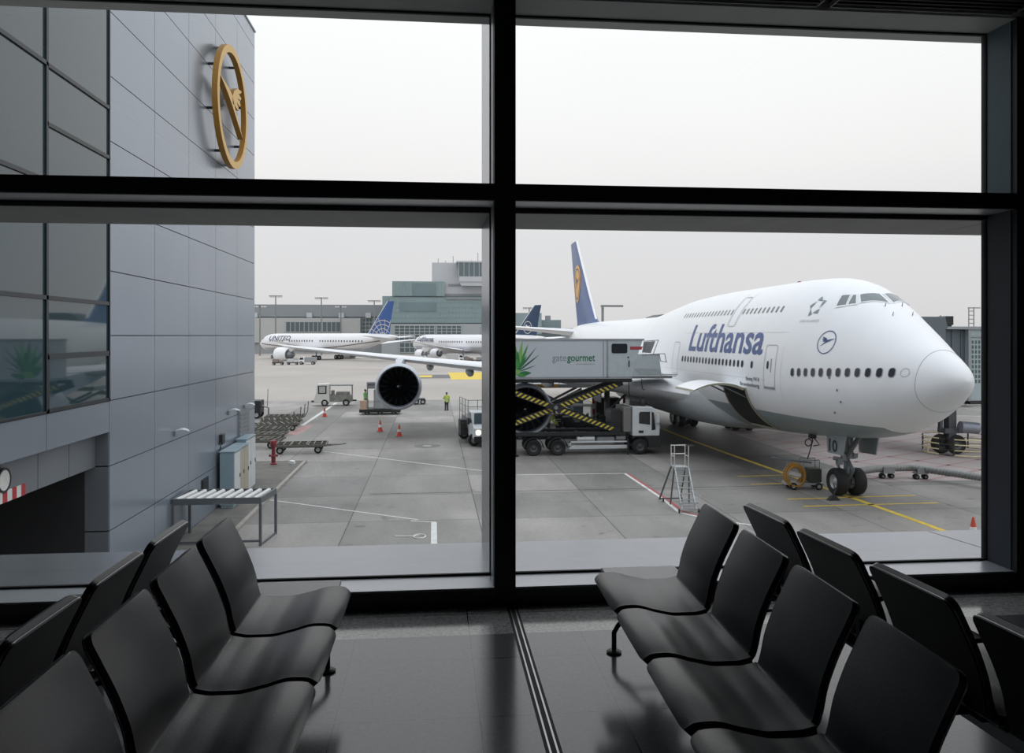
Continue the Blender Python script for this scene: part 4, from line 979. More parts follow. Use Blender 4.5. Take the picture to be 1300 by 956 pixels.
# steel frame with white rollers on top
fr = thing('roller_frame', 'grey steel frame on legs with a row of white rollers on top, beside the facade', 'roller table', (-7.6, 29.3, 0))
fm = mat('frame_grey_paint', (0.14, 0.155, 0.17), 0.4, 0.3)
corn = [(-1.42, -0.55), (1.55, -0.55), (1.75, 1.15), (-1.35, 1.15)]
HT = 1.52
for cx, cy in corn:
    mb = MB(); mb.box(cx-0.045, cx+0.045, cy-0.045, cy+0.045, 0.115 if cx < 0 else 0, HT); mb.build('leg', fm, fr)
mb = MB()
P = [Vector((c[0], c[1], HT+0.08)) for c in corn]
for a, b in zip(P, P[1:]+P[:1]): mb.bar(a, b, 0.06, 0.22)
mb.build('top_frame', fm, fr)
mb = MB(); mb.bar((corn[0][0], corn[0][1], 0.18), (corn[1][0], corn[1][1], 0.18), 0.06, 0.08); mb.bar((corn[1][0], corn[1][1], 0.05), (corn[2][0], corn[2][1], 0.05), 0.06, 0.08); mb.build('floor_rail', fm, fr)
for k in range(9):
    x = -1.22+k*0.33
    mb = MB(); mb.tube([(x-0.10, -0.50, HT+0.12), (x+0.10, 1.10, HT+0.12)], 0.085, 10); mb.build('roller', mat('roller_white', (0.70, 0.71, 0.70), 0.4), fr, smooth=40)
# ------------------------------------------------------------------ parked airliners far across the apron
def airliner(name, label, nose, tail, R, zc, span, fin_top, fin_mat, hull_m, eng_r, n_eng, belly=None):
    nx, ny = nose; L = math.dist(nose, tail)
    t = thing(name, label, 'airplane', (nx, ny, 0), math.atan2(tail[1]-ny, tail[0]-nx))
    st = [(0, 0, zc-0.45, zc-0.45, zc-0.45), (0.25, R*0.25, zc-0.45+R*0.25, zc-0.45-R*0.2, zc-0.45), (1.5, R*0.6, zc+R*0.35, zc-R*0.65, zc-0.3), (3.2, R*0.84, zc+R*0.76, zc-R*0.86, zc-0.15), (5.5, R*0.97, zc+R*0.95, zc-R*0.97, zc), (8, R, zc+R, zc-R, zc),
          (L*0.62, R, zc+R, zc-R, zc), (L*0.76, R*0.93, zc+R, zc-R*0.68, zc+0.25), (L*0.88, R*0.62, zc+R*0.97, zc-R*0.05, zc+R*0.45), (L*0.96, R*0.3, zc+R*0.86, zc+R*0.32, zc+R*0.6), (L, R*0.1, zc+R*0.76, zc+R*0.56, zc+R*0.66)]
    h = Hull(st); mb = MB(); h.mesh(mb, 32, 1.2); mb.build('fuselage', hull_m, t, smooth=60)
    SP = lambda off, sg=-1: (lambda u, v: h.side(u, v, off, sg))       # port side reads left to right from the nose
    wins = []
    k = 7.5
    while k < L*0.8:
        if not (0.24*L < k < 0.27*L or 0.47*L < k < 0.5*L): wins.append(([[(k, zc+0.35), (k+0.42, zc+0.35), (k+0.42, zc+0.85), (k, zc+0.85)]], 0))
        k += 1.15
    decal('cabin_window_row', wins, SP(0.05), cabin_glass, t, None); decal('cabin_window_row', wins, SP(0.05, 1), cabin_glass, t, None)
    cp = [([[(2.0, zc+R*0.34), (3.2, zc+R*0.36), (3.4, zc+R*0.58), (2.6, zc+R*0.55)]], 0)]
    for sg in (-1, 1): decal('cockpit_window', cp, SP(0.06, sg), cabin_glass, t, 0.3)
    hs = span/2; s0 = L*0.33
    secs = [(R*0.5, s0, L*0.19, zc-R*0.65, 0.12), (R*1.3, s0+2.5, L*0.155, zc-R*0.6, 0.12), (hs*0.35, s0+hs*0.23, L*0.105, zc-R*0.35, 0.11), (hs*0.7, s0+hs*0.48, L*0.065, zc+0.1, 0.10), (hs*0.95, s0+hs*0.68, L*0.035, zc+1.0, 0.09), (hs, s0+hs*0.74, L*0.012, zc+1.25, 0.09)]
    for sg in (1, -1): wing('wing', secs, sg, wing_w, t)
    zt = zc+R*0.85
    FS = [(zt-0.8, L*0.785, L*0.155, 0.07), (zt+1.0, L*0.815, L*0.135, 0.09), ((zt+fin_top)/2+0.5, L*0.875, L*0.085, 0.09), (fin_top, L*0.935, L*0.042, 0.08)]
    fin = vfin('tail_fin', FS, fin_mat, t)
    for sg in (1, -1): wing('horizontal_stabilizer', [(R*0.2, L*0.86, L*0.10, zc+R*0.55, 0.1), (hs*0.32, L*0.925, L*0.05, zc+R*0.75, 0.09), (hs*0.33, L*0.93, L*0.03, zc+R*0.76, 0.09)], sg, wing_w, t)
    pos = [(0.43, 0)] if n_eng == 2 else [(0.32, 0), (0.64, 0)]
    for f, _ in pos:
        for sg in (1, -1):
            y = hs*f; se = s0+hs*f*0.66
            engine(t, se-eng_r*2.1, sg*y, zc-R*0.62-eng_r*0.75, eng_r, eng_r*3.2, zc-R*0.3, se, white, lip_m)
    mb = MB(); mb.tube([(5.5, 0, zc-R*0.9), (5.5, 0, 0.6)], 0.14, 8); g = mb.build('nose_gear', gear_m, t)
    for y in (-0.35, 0.35): wheel(g, (5.5, y, 0.5), 0.5, 0.35)
    for sg in (1, -1):
        s = L*0.52; mb = MB(); mb.tube([(s, sg*4.6, zc-R*0.6), (s, sg*4.6, 0.8)], 0.22, 8); g = mb.build('main_gear', gear_m, t)
        for q in (-0.8, 0.8):
            for e_ in (-0.5, 0.5): wheel(g, (s+q, sg*4.6+e_, 0.7), 0.7, 0.45)
    return t, h, fin, FS, SP
grey_line = mat('cheatline_gold_grey', (0.20, 0.17, 0.15), 0.5)
uh = hull_paint('united_hull_paint', (0.80, 0.80, 0.82), (0.50, 0.51, 0.55), 3.6)
un, uhull, ufin, UFS, USP = airliner('airliner', 'distant white airliner with blue globe-patterned tail, nose to the left, parked before the low terminal', (-56.0, 268.3), (-10.1, 230.1), 2.9, 5.15, 60, 17.3, mat('fin_deep_blue', (0.035, 0.10, 0.30), 0.4), uh, 2.15, 2)
text('airline_lettering', 'UNITED', lambda u, v: uhull.side(7.0+u, 5.9+v, 0.06, -1), mat('lettering_navy', (0.06, 0.07, 0.14), 0.5), un, size=2.0, bold=0.02, width=10, grid=0.8)
decal('cheatline', stroke([(3+1.5*k, 5.1-1.5*math.sin(PI*min(1, (k+2)/36))+0.8*max(0, (k-20)/14)) for k in range(35)], 0.26), USP(0.07), grey_line, un, 0.8)
L = math.dist((-56.0, 268.3), (-10.1, 230.1))
gl = []
fc = (L*0.872, 7.6)
def inside(u, v):
    fs = pchip([a[0] for a in UFS], [a[1] for a in UFS])(v); c = pchip([a[0] for a in UFS], [a[2] for a in UFS])(v)
    return fs+0.1 < u < fs+c-0.1 and v < 12.5
for r in (1.6, 2.8, 4.0, 5.2):
    pts = [(fc[0]+2.0+r*math.cos(a), fc[1]-1.0+r*math.sin(a)) for a in [PI*k/24 for k in range(25)]]
    for a, b in zip(pts, pts[1:]):
        if inside(*a) and inside(*b): gl += stroke([a, b], 0.20)
for a0 in (0.35, 0.75, 1.15, 1.55, 1.95, 2.35):
    pts = [(fc[0]+2.0+r*math.cos(a0+0.05*r), fc[1]-1.0+r*math.sin(a0+0.05*r)) for r in [0.5*k for k in range(1, 13)]]
    for a, b in zip(pts, pts[1:]):
        if inside(*a) and inside(*b): gl += stroke([a, b], 0.17)
decal('globe_lines', gl, fin_surface(UFS, -1, 0.06), mat('globe_line_gold', (0.62, 0.58, 0.50), 0.5), ufin, None)
lh = hull_paint('second_lufthansa_hull', (0.80, 0.80, 0.82), (0.52, 0.53, 0.57), 4.1)
l2, lhull, lfin, LFS, LSP = airliner('airliner', 'distant white four-engined airliner partly behind the mullion, dark blue tail with pale crane ring', (-6.0, 262), (29.6, 210), 2.8, 4.9, 58, 15.6, mat('fin_dark_navy', (0.02, 0.05, 0.11), 0.4), lh, 1.35, 4)
text('airline_lettering', 'Lufthansa', lambda u, v: lhull.side(5.5+u, 5.7+v, 0.06, -1), mat('lettering_navy', (0.06, 0.07, 0.14), 0.5), l2, size=1.8, bold=0.03, width=9, grid=0.8)
LL = math.dist((-6.0, 262), (29.6, 210))
decal('crane_emblem', ringpoly(LL*0.895, 9.6, 1.7, 0.16) + [([[(LL*0.895+1.6*p[0], 9.6+1.6*p[1]) for p in q]], 0) for q in CRANE], fin_surface(LFS, -1, 0.08), wht_s, lfin, 0.6)
# white edges on the leading edges of the fins
for f_, S_ in ((lfin, LFS), (ufin, UFS)):
    mb = MB(); mb.tube([(s-0.03, 0, z) for z, s, c, th in S_], 0.14, 6); mb.build('fin_leading_edge', white, f_)

# ------------------------------------------------------------------ distant buildings
hz = lambda c, k=0.35: tuple(x*(1-k)+0.42*k for x in c)
far_roof = mat('far_roof_fascia', (0.27, 0.29, 0.31), 0.7, var=0.05, scale=0.05)
far_wall = mat('far_wall_concrete', (0.46, 0.46, 0.455), 0.75, var=0.05, scale=0.05)
far_wall2 = mat('far_wall_grey', (0.34, 0.36, 0.37), 0.7, var=0.05, scale=0.05)
far_win = mat('far_window_band', (0.10, 0.13, 0.14), 0.25)
far_mull = mat('far_mullion', (0.42, 0.45, 0.46), 0.6)
teal = mat('teal_glazing', (0.25, 0.335, 0.345), 0.2, 0.1, var=0.10, scale=0.08)  # paler, greyer teal with the haze of distance mixed into it
teal_d = mat('teal_glazing_dark', (0.17, 0.235, 0.25), 0.2, 0.1, var=0.10, scale=0.08)
tow_w = mat('tower_pale_panel', (0.52, 0.54, 0.57), 0.6, var=0.03, scale=0.05)
def win_band(parent, x0, x1, y, z0, z1, n, rows=1, m=far_win):
    mb = MB(); mb.box(x0, x1, y-0.15, y+0.3, z0, z1, 0)
    for k in range(n+1): x = x0+(x1-x0)*k/n; mb.box(x-0.12, x+0.12, y-0.3, y-0.1, z0, z1, 1)
    for k in range(rows+1): z = z0+(z1-z0)*k/rows; mb.box(x0, x1, y-0.28, y-0.1, z-0.12, z+0.12, 1)
    return mb.build('window', [m, far_mull], parent)
t = thing('pier_building', 'long low terminal pier with a dark grey roof fascia behind the globe-tailed airliner', 'building', (-30, 336, 0))
mb = MB(); mb.box(-70, 9.4, 0, 26, 15.2, 20.2); mb.build('roof_fascia', far_roof, t)
mb = MB(); mb.box(-70, 9.4, 1, 25, 8.2, 15.2, 0); mb.build('upper_wall', far_wall2, t)
mb = MB(); mb.box(-50, 0, -2.2, 1.2, 4.5, 14.6); mb.box(-70, -52, -3.5, 1.2, 6.5, 13.6); mb.build('projecting_wall', far_wall, t)
mb = MB(); mb.box(-70, 9.4, -1, 1.2, 0, 4.6); mb.build('lower_wall', far_wall2, t)
win_band(t, -30, -8, -2.3, 8.9, 13.0, 12); win_band(t, -62, -52.5, -3.6, 9.0, 13.2, 4); win_band(t, 0.5, 9.3, 0.8, 6.5, 14.6, 6, 5)
for x in (-44, -22, -9, 2):
    mb = MB(); mb.box(x, x+2.2, -0.8, 2, 14.8, 16.8); mb.build('roof_unit', tow_w, t)
t = thing('office_building', 'stepped teal-glazed office building right of the distant terminal pier', 'building', (4, 318, 0))
mb = MB(); mb.box(-24, 24, 0, 20, 12.0, 23.0); mb.build('glazed_block', teal, t)
mb = MB(); mb.box(-20, 0.5, -1.5, 14, 23.0, 28.8); mb.build('glazed_penthouse', teal, t)
mb = MB(); mb.box(-21, 22, -1.8, 0.2, 12.4, 22.4)
mb.build('front_glazing', teal, t)
mb = MB()
for k in range(34): x = -20+k*1.25; mb.box(x-0.06, x+0.06, -1.95, -1.8, 12.5, 22.4)
for z in (12.5, 14.5, 16.5, 18.5, 20.5, 22.4): mb.box(-21, 22, -1.95, -1.8, z-0.06, z+0.06)
for k in range(17): x = -20+k*1.28; mb.box(x-0.05, x+0.05, -1.62, -1.5, 23, 28.8)
mb.build('glazing_bars', mat('far_glazing_bar', (0.30, 0.38, 0.39), 0.5), t)
mb = MB(); mb.box(-17, -3, -2.1, -1.9, 17, 20.5); mb.box(-12, -3, -1.8, -1.6, 23.0, 28.0); mb.build('dark_glazing', teal_d, t)  # darker teal panes over part of the glazing
mb = MB(); mb.box(-24, 24, -4, 1, 0, 12.0); mb.build('base_wall', mat('base_wall_grey', (0.36, 0.39, 0.40), 0.6, var=0.05, scale=0.06), t)
win_band(t, -19, -3.5, -4.1, 5.5, 11.3, 8, 5); win_band(t, -2.6, 7, -4.1, 5.5, 11.3, 5, 5); win_band(t, -17, 10, -4.1, 0.8, 4.6, 14, 2); win_band(t, 15, 21, -4.1, 2.5, 11.3, 5, 5)
mb = MB(); mb.box(1, 23.9, -2.4, -1.8, 21.8, 22.5); mb.build('ledge', far_roof, t)
t = thing('control_building', 'pale grey block with a sloping glazed apron control cab above the teal office building', 'building', (14, 316, 0))
mb = MB(); mb.box(-14.5, 13.5, 2, 22, 23.05, 36.4); mb.build('wall', tow_w, t)
mb = MB(); mb.box(-8, 13.4, 1.7, 2.1, 27.0, 27.9); mb.box(-10, 13.4, 1.7, 2.1, 23.1, 24.0); mb.build('louvre_strip', far_roof, t)
mb = MB(); mb.prism([(-3.6, 30.4), (-4.8, 36.2), (9.5, 36.2), (9.5, 30.4)], 'y', -3, 2.2); mb.build('control_cab', mat('cab_glazing', (0.13, 0.17, 0.19), 0.15, 0.1), t)
mb = MB(); mb.box(-5.0, 9.6, -3.2, 2.4, 36.1, 36.7); mb.box(-3.8, 9.5, -3.4, 2.4, 28.6, 30.6); mb.prism([(-3.0, 27), (-3.8, 28.6), (9.5, 28.6), (9.5, 27)], 'y', -3.0, 2.4); mb.build('cab_slab', tow_w, t)
mb = MB()
for k in range(7): x = -4+k*2; mb.box(x-0.12, x+0.12, -3.15, -3.0, 30.5, 36.1)
mb.build('cab_mullion', far_mull, t)
mb = MB()
for x, h in ((-12, 2), (-9, 1.2), (-6, 3.0), (4, 4.5), (1.5, 1.5), (-1.5, 1.2)): mb.tube([(x, 6, 36.2), (x, 6, 36.4+h)], 0.12, 6)
mb.build('antenna', far_roof, t)
t = thing('hangar', 'low blue-grey building seen between the dark blue tail and the mullion', 'building', (38, 322, 0))
mb = MB(); mb.box(-8, 6, 0, 20, 0, 16.6); mb.build('wall', mat('hangar_teal_grey', (0.27, 0.35, 0.37), 0.6), t)
mb = MB(); mb.box(6, 14.3, 2, 20, 0, 13.8); mb.build('lower_block', mat('hangar_dark', (0.20, 0.26, 0.28), 0.6), t)
mb = MB(); mb.box(14.3, 24, 4, 20, 0, 10.4); mb.box(8, 10, 2, 4, 13.8, 15.6); mb.build('annex', far_roof, t)
for k in range(5):
    mb = MB(); mb.box(-8, 14, -0.1, 0.2, 2+2.4*k, 3.2+2.4*k); mb.build('window', far_win, t) if k < 4 else None
t = thing('distant_shed', 'far flat shed on the horizon right of the jet bridge', 'building', (150, 330, 0))
mb = MB(); mb.box(-60, 60, 0, 20, 0, 9); mb.build('wall', far_wall2, t); mb = MB(); mb.box(-61, 61, -0.5, 20, 9, 10); mb.build('roof', far_roof, t)
# light masts
mm = mat('mast_grey', (0.25, 0.26, 0.27), 0.5, 0.4)
def mast(x, y, h, label, single=False, first={}):
    key = single
    t = thing('light_mast', label, 'floodlight', (x, y, 0), 0, 'apron floodlight masts')
    mb = MB(); mb.tube([(0, 0, 0), (0, 0, h)], [0.35, 0.2], 8); mb.build('pole', mm, t)
    mb = MB(); mb.box(-2.4, 2.4, -0.5, 0.5, h-0.15, h+0.15)
    mb.build('cross_arm', mm, t)
    for k in (-1.9, -0.9, 0.9, 1.9):
        mb = MB(); mb.prism([(-0.45, h-0.15), (0.45, h-0.15), (0.35, h-0.6), (-0.35, h-0.6)], 'y', -0.5, 0.5)
        o = mb.build('floodlight', wht_s, t)
        for v in o.data.vertices: v.co.x += k
mast(-63.4, 300.5, 18.4, 'light mast closest to the grey building corner, before the pier roof')
mast(-59.0, 307.0, 22.3, 'tall light mast second from the left, above the airliner nose')
mast(-41.9, 305.6, 21.6, 'tall light mast above the middle of the globe-tailed airliner')
mast(-22.1, 303.7, 20.5, 'light mast just left of the blue globe-patterned tail')
mast(36.0, 297.9, 17.8, 'light mast just right of the mullion, left of the dark blue tail')
mast(-37.5, 330, 19.5, 'faint far light mast between the two tall ones')
t = thing('lamp_post', 'lamp post with a flat angled head right of the jumbo tail fin', 'lamp', (50.8, 236.1, 0))
mb = MB(); mb.tube([(0, 0, 0), (0, 0, 16.4)], 0.4, 8); mb.build('pole', mm, t); mb = MB(); mb.box(-0.5, 6.2, -0.5, 0.5, 16.0, 16.6); mb.build('lamp_head', mm, t)

t = thing('gate_building', 'dark rounded roof peeping over the jumbo jet behind its upper deck', 'building', (37.0, 128, 0))
mb = MB(); mb.prism([(-1.2, 0), (4, 0), (4, 10.9), (0.6, 10.9), (-0.6, 10.5), (-1.2, 9.8)], 'y', 0, 6); mb.build('gate_roof', mat('dark_roof_grey', (0.10, 0.10, 0.105), 0.6), t, bevel=0.1)
# ------------------------------------------------------------------ catering truck
tw = mat('truck_white_paint', (0.66, 0.69, 0.70), 0.35); tk = mat('truck_chassis_black', (0.02, 0.021, 0.023), 0.5); tg = mat('truck_grey_metal', (0.30, 0.31, 0.32), 0.4, 0.5)
boxm = mat('reefer_panel_grey', (0.50, 0.54, 0.58), 0.4, var=0.02); cabp = mat('catering_cab_panel', (0.44, 0.50, 0.52), 0.4); trimm = mat('reefer_edge_profile', (0.32, 0.34, 0.36), 0.4, 0.4)
drk = mat('dark_vehicle_glass', (0.02, 0.024, 0.028), 0.08)
YN, YT = 48.45, 50.95                  # near and far sides
ct = thing('catering_truck', 'catering lift truck with raised grey box and white cab, docked at the jumbo jet', 'truck', (8.5, 49.7, 0))
cx, cy = 8.5, 49.7
def B(mb, x0, x1, y0, y1, z0, z1, mi=0): mb.box(x0-cx, x1-cx, y0-cy, y1-cy, z0, z1, mi)
mb = MB(); B(mb, 4.0, 10.72, YN, YT, 4.75, 7.15); rb = mb.build('lift_box', boxm, ct, bevel=0.02)
mb = MB(); B(mb, 3.97, 13.05, YN-0.03, YT+0.03, 7.08, 7.20); B(mb, 3.97, 12.3, YN-0.03, YT+0.03, 4.72, 4.86)
for x in (10.72, 3.97): B(mb, x-0.05, x+0.05, YN-0.03, YN+0.05, 4.8, 7.1)
B(mb, 10.45, 10.50, YN-0.02, YN, 4.9, 7.05); mb.build('edge_profile', trimm, ct)
mb = MB(); mb.prism([(10.76-cx, 4.78), (12.15-cx, 4.78), (12.95-cx, 7.1), (10.76-cx, 7.1)], 'y', YN-cy, YT-cy); fb_ = mb.build('front_section', cabp, ct, bevel=0.01)
mb = MB(); mb.prism(rrect(10.98-cx, 11.98-cx, 6.30, 6.90, 0.12), 'y', YN-0.02-cy, YN+0.02-cy); mb.build('side_window', drk, fb_)
mb = MB(); B(mb, 12.05, 13.15, YN-0.012, YN, 6.55, 6.72) if False else mb.prism([(12.15-cx, 6.52), (12.88-cx, 6.52), (12.95-cx, 6.72), (12.15-cx, 6.72)], 'y', YN-0.012-cy, YN-cy); mb.build('warning_strip', mat('strip_red', (0.36, 0.04, 0.06), 0.5), fb_)
mb = MB(); B(mb, 12.05, 12.12, YN-0.03, YN, 5.45, 5.85); B(mb, 12.0, 12.08, YN-0.03, YN, 6.0, 6.1); mb.build('door_handle', tk, fb_)
# sub-frame, scissor, chassis
mb = MB(); B(mb, 3.6, 12.3, YN+0.1, YN+0.35, 4.50, 4.72); B(mb, 3.6, 12.3, YT-0.35, YT-0.1, 4.50, 4.72); B(mb, 3.6, 12.3, YN, YN+0.1, 4.56, 4.66); mb.build('lift_frame', tk, ct)
hz_y = mat('hazard_yellow', (0.62, 0.50, 0.06), 0.5)
mx_, mz_ = 7.53, 2.98
for yy, side in ((YN+0.12, 1), (YT-0.36, 0)):
    for i, (a, b) in enumerate((((3.45, 4.45), (11.55, 1.42)), ((3.45, 1.42), (11.75, 4.48)))):
        w_ = 0.36; y0 = yy+0.0 if i == 0 else yy+0.14
        a3 = Vector((a[0]-cx, 0, a[1])); b3 = Vector((b[0]-cx, 0, b[1])); d = (b3-a3).normalized(); q = Vector((-d.z, 0, d.x))*w_/2; Lh = (b3-a3).length
        mb = MB(); P_ = [a3+q, a3-q, b3-q, b3+q]
        mb.rings([[(p.x, y0-cy, p.z) for p in P_], [(p.x, y0+0.12-cy, p.z) for p in P_]])
        arm = mb.build('scissor_arm', tk, ct)
        if side:
            mb = MB(); k = 0.15; yy0 = y0-0.004-cy
            while k < Lh-0.4:
                if not (Lh*0.5-0.45 < k < Lh*0.5+0.25):
                    p0 = a3+d*k; sk = d*0.18*(1 if i == 0 else -1)
                    c_ = [p0-q*0.72-sk*0.5, p0-q*0.72+d*0.13-sk*0.5, p0+q*0.72+d*0.13+sk*0.5, p0+q*0.72+sk*0.5]
                    mb.poly([(p.x, yy0, p.z) for p in c_])
                k += 0.29
            mb.build('hazard_stripes', hz_y, arm)
mb = MB(); mb.tube([(mx_-cx, YN+0.08-cy, mz_-0.02), (mx_-cx, YT-0.1-cy, mz_-0.02)], 0.12, 12); mb.build('scissor_pivot', tg, ct, smooth=40)
mb = MB(); B(mb, 3.4, 12.2, YN+0.55, YN+0.85, 0.95, 1.22); B(mb, 3.4, 12.2, YT-0.85, YT-0.55, 0.95, 1.22); B(mb, 3.3, 11.9, YN+0.1, YN+0.34, 1.22, 1.42); B(mb, 3.3, 11.9, YT-0.34, YT-0.1, 1.22, 1.42)
for x in (3.4, 5.2, 7.0, 9.0, 11.6): B(mb, x, x+0.2, YN+0.15, YT-0.15, 1.05, 1.3)
mb.build('chassis', tk, ct)
mb = MB(); 
for z in (0.52, 0.78): B(mb, 8.35, 12.1, YN+0.08, YN+0.12, z, z+0.09)
for x in (8.35, 12.0): B(mb, x, x+0.09, YN+0.08, YN+0.12, 0.52, 0.87)
B(mb, 8.35, 12.1, YN+0.10, YN+0.14, 0.40, 0.56); mb.build('side_guard', tw, ct)
mb = MB(); mb.tube([(8.85-cx, YN+0.32-cy, 0.95), (9.95-cx, YN+0.32-cy, 0.95)], 0.24, 16); mb.build('fuel_tank', rim_m, ct, smooth=40)
mb = MB(); B(mb, 11.3, 11.9, YN+0.1, YN+0.4, 0.95, 1.15); B(mb, 10.1, 11.2, YN+0.15, YN+0.5, 0.7, 1.1); mb.build('battery_box', tg, ct)
wheel_rr = rim_m
trk_rim = mat('truck_rim_dark', (0.07, 0.07, 0.075), 0.5)
for x in (6.15, 7.65): 
    for y in (YN+0.22, YT-0.22): wheel(ct, (x-cx, y-cy, 0.5), 0.5, 0.40, mr=trk_rim)
for y in (YN+0.22, YT-0.22): wheel(ct, (12.82-cx, y-cy, 0.5), 0.5, 0.32, mr=trk_rim)
mb = MB()
for x in (6.15, 7.65, ): mb.prism([(x-cx+0.62*math.cos(PI*k/10), 0.5+0.62*math.sin(PI*k/10)) for k in range(11)]+[(x-cx+0.58*math.cos(PI*k/10), 0.5+0.58*math.sin(PI*k/10)) for k in range(10, -1, -1)], 'y', YN+0.02-cy, YN+0.45-cy)
mb.build('mudguard', tk, ct)
mb = MB()
for x in (3.5, 5.0): mb.tube([(x-cx, YN-0.05-cy, 1.1), (x-cx, YN-0.05-cy, 0.12)], 0.07, 8); mb.tube([(x-cx, YN-0.05-cy, 0.12), (x-cx, YN-0.05-cy, 0.0)], 0.2, 10)
mb.tube([(12.0-cx, YN-0.1-cy, 1.0), (12.0-cx, YN-0.1-cy, 0.05)], 0.06, 8)
mb.build('stabiliser_leg', tk, ct)
# cab
mb = MB(); mb.prism([(12.32-cx, 1.15), (14.02-cx, 1.15), (14.06-cx, 1.75), (13.72-cx, 2.78), (13.6-cx, 2.95), (12.32-cx, 3.0)], 'y', YN-cy, YT-cy); cb = mb.build('cab', tw, ct, bevel=0.05, seg=3)
mb = MB(); mb.prism([(13.35-cx, 0.42), (14.1-cx, 0.42), (14.12-cx, 1.18), (12.32-cx, 1.18), (12.32-cx, 1.0), (12.55-cx, 1.1), (13.1-cx, 1.1), (13.3-cx, 0.9)], 'y', YN-0.01-cy, YT+0.01-cy); mb.build('bumper', tk, ct, bevel=0.02)
mb = MB(); mb.prism([(12.72-cx, 1.95), (13.42-cx, 1.85), (13.42-cx, 2.66), (12.80-cx, 2.66), (12.72-cx, 2.55)], 'y', YN-0.015-cy, YN+0.01-cy); mb.prism([(13.52-cx, 1.5), (13.78-cx, 1.55), (13.66-cx, 2.6), (13.52-cx, 2.66)], 'y', YN-0.015-cy, YN+0.01-cy); mb.build('side_glass', drk, cb)
mb = MB(); mb.quad((14.075-cx, YN+0.15-cy, 1.78), (14.075-cx, YT-0.15-cy, 1.78), (13.77-cx, YT-0.2-cy, 2.7), (13.77-cx, YN+0.2-cy, 2.7)); mb.build('windscreen', drk, cb)
mb = MB(); B(mb, 13.75, 13.95, YN-0.28, YN-0.1, 2.0, 2.55); mb.tube([(13.8-cx, YN-cy, 2.4), (13.85-cx, YN-0.2-cy, 2.4)], 0.02, 6); mb.build('wing_mirror', tw, cb, bevel=0.02)
mb = MB(); B(mb, 12.7, 13.0, YN-0.02, YN+0.01, 1.35, 1.5); mb.build('door_handle', tk, cb)
mb = MB(); B(mb, 11.78, 12.28, YN+0.15, YT-0.15, 1.4, 2.95); mb.build('equipment_box', mat('box_warm_grey', (0.20, 0.19, 0.18), 0.5), ct, bevel=0.04)
mb = MB(); mb.prism(rrect(11.05-cx, 11.78-cx, 1.55, 2.75, 0.2), 'y', YN+0.5-cy, YT-0.5-cy); mb.build('cooling_unit', tk, ct)
mb = MB(); B(mb, 12.4, 13.0, YN+0.5, YN+1.2, 2.95, 3.25); mb.lathe([(0.22, 3.0), (0.28, 3.2), (0.2, 3.45), (0, 3.5)], (13.1-cx, YN+0.6-cy, 0), n=12); mb.build('roof_equipment', tk, cb)
# bridging platform with rails
mb = MB(); B(mb, 12.2, 14.9, YN+0.2, YT-0.2, 4.72, 4.86); mb.build('platform', tg, ct)
mb = MB(); mb.prism([(12.2-cx, 4.86), (14.15-cx, 4.86), (14.0-cx, 6.25), (12.65-cx, 6.25)], 'y', YN-cy, YN+0.03-cy); mb.build('side_screen', mat('screen_pale_grey', (0.42, 0.47, 0.49), 0.4), ct)
mb = MB()
for k in range(8): x = 12.45+k*0.2; mb.tube([(x-cx, YN-0.01-cy, 5.35), (x+0.42-cx, YN-0.01-cy, 4.95)], 0.012, 5)
mb.build('screen_ribs', trimm, ct)
mb = MB(); r_ = 0.025
for a, b in (((12.95, 6.3), (13.05, 7.05)), ((13.05, 7.05), (13.95, 7.12)), ((13.95, 7.12), (13.6, 6.2)), ((12.9, 6.2), (14.35, 6.28)), ((14.35, 6.28), (14.45, 5.75)), ((14.0, 6.25), (14.1, 5.8)), ((14.1, 5.8), (14.5, 5.75)), ((13.25, 7.05), (13.15, 6.3)), ((13.6, 7.08), (13.4, 6.3)), ((14.1, 5.0), (15.2, 4.95)), ((14.1, 4.9), (15.1, 4.88))):
    mb.tube([(a[0]-cx, YN-0.02-cy, a[1]), (b[0]-cx, YN-0.02-cy, b[1])], r_, 6)
mb.build('handrail', tg, ct)
mb = MB(); mb.prism([(13.0-cx, 6.35), (13.1-cx, 7.0), (13.85-cx, 7.05), (13.55-cx, 6.3)], 'y', YN+0.3-cy, YN+0.33-cy); mb.build('rail_net', mat('net_grey', (0.25, 0.26, 0.26), 0.8), ct)
mb = MB(); mb.tube([(12.1-cx, YN+0.1-cy, 4.7), (12.1-cx, YN+0.1-cy, 3.9), (12.3-cx, YN+0.1-cy, 3.1)], 0.03, 6); mb.tube([(12.9-cx, YN+0.1-cy, 4.7), (12.95-cx, YN+0.1-cy, 4.1), (13.1-cx, YN+0.1-cy, 4.0)], 0.03, 6); mb.build('hydraulic_hose', tk, ct)
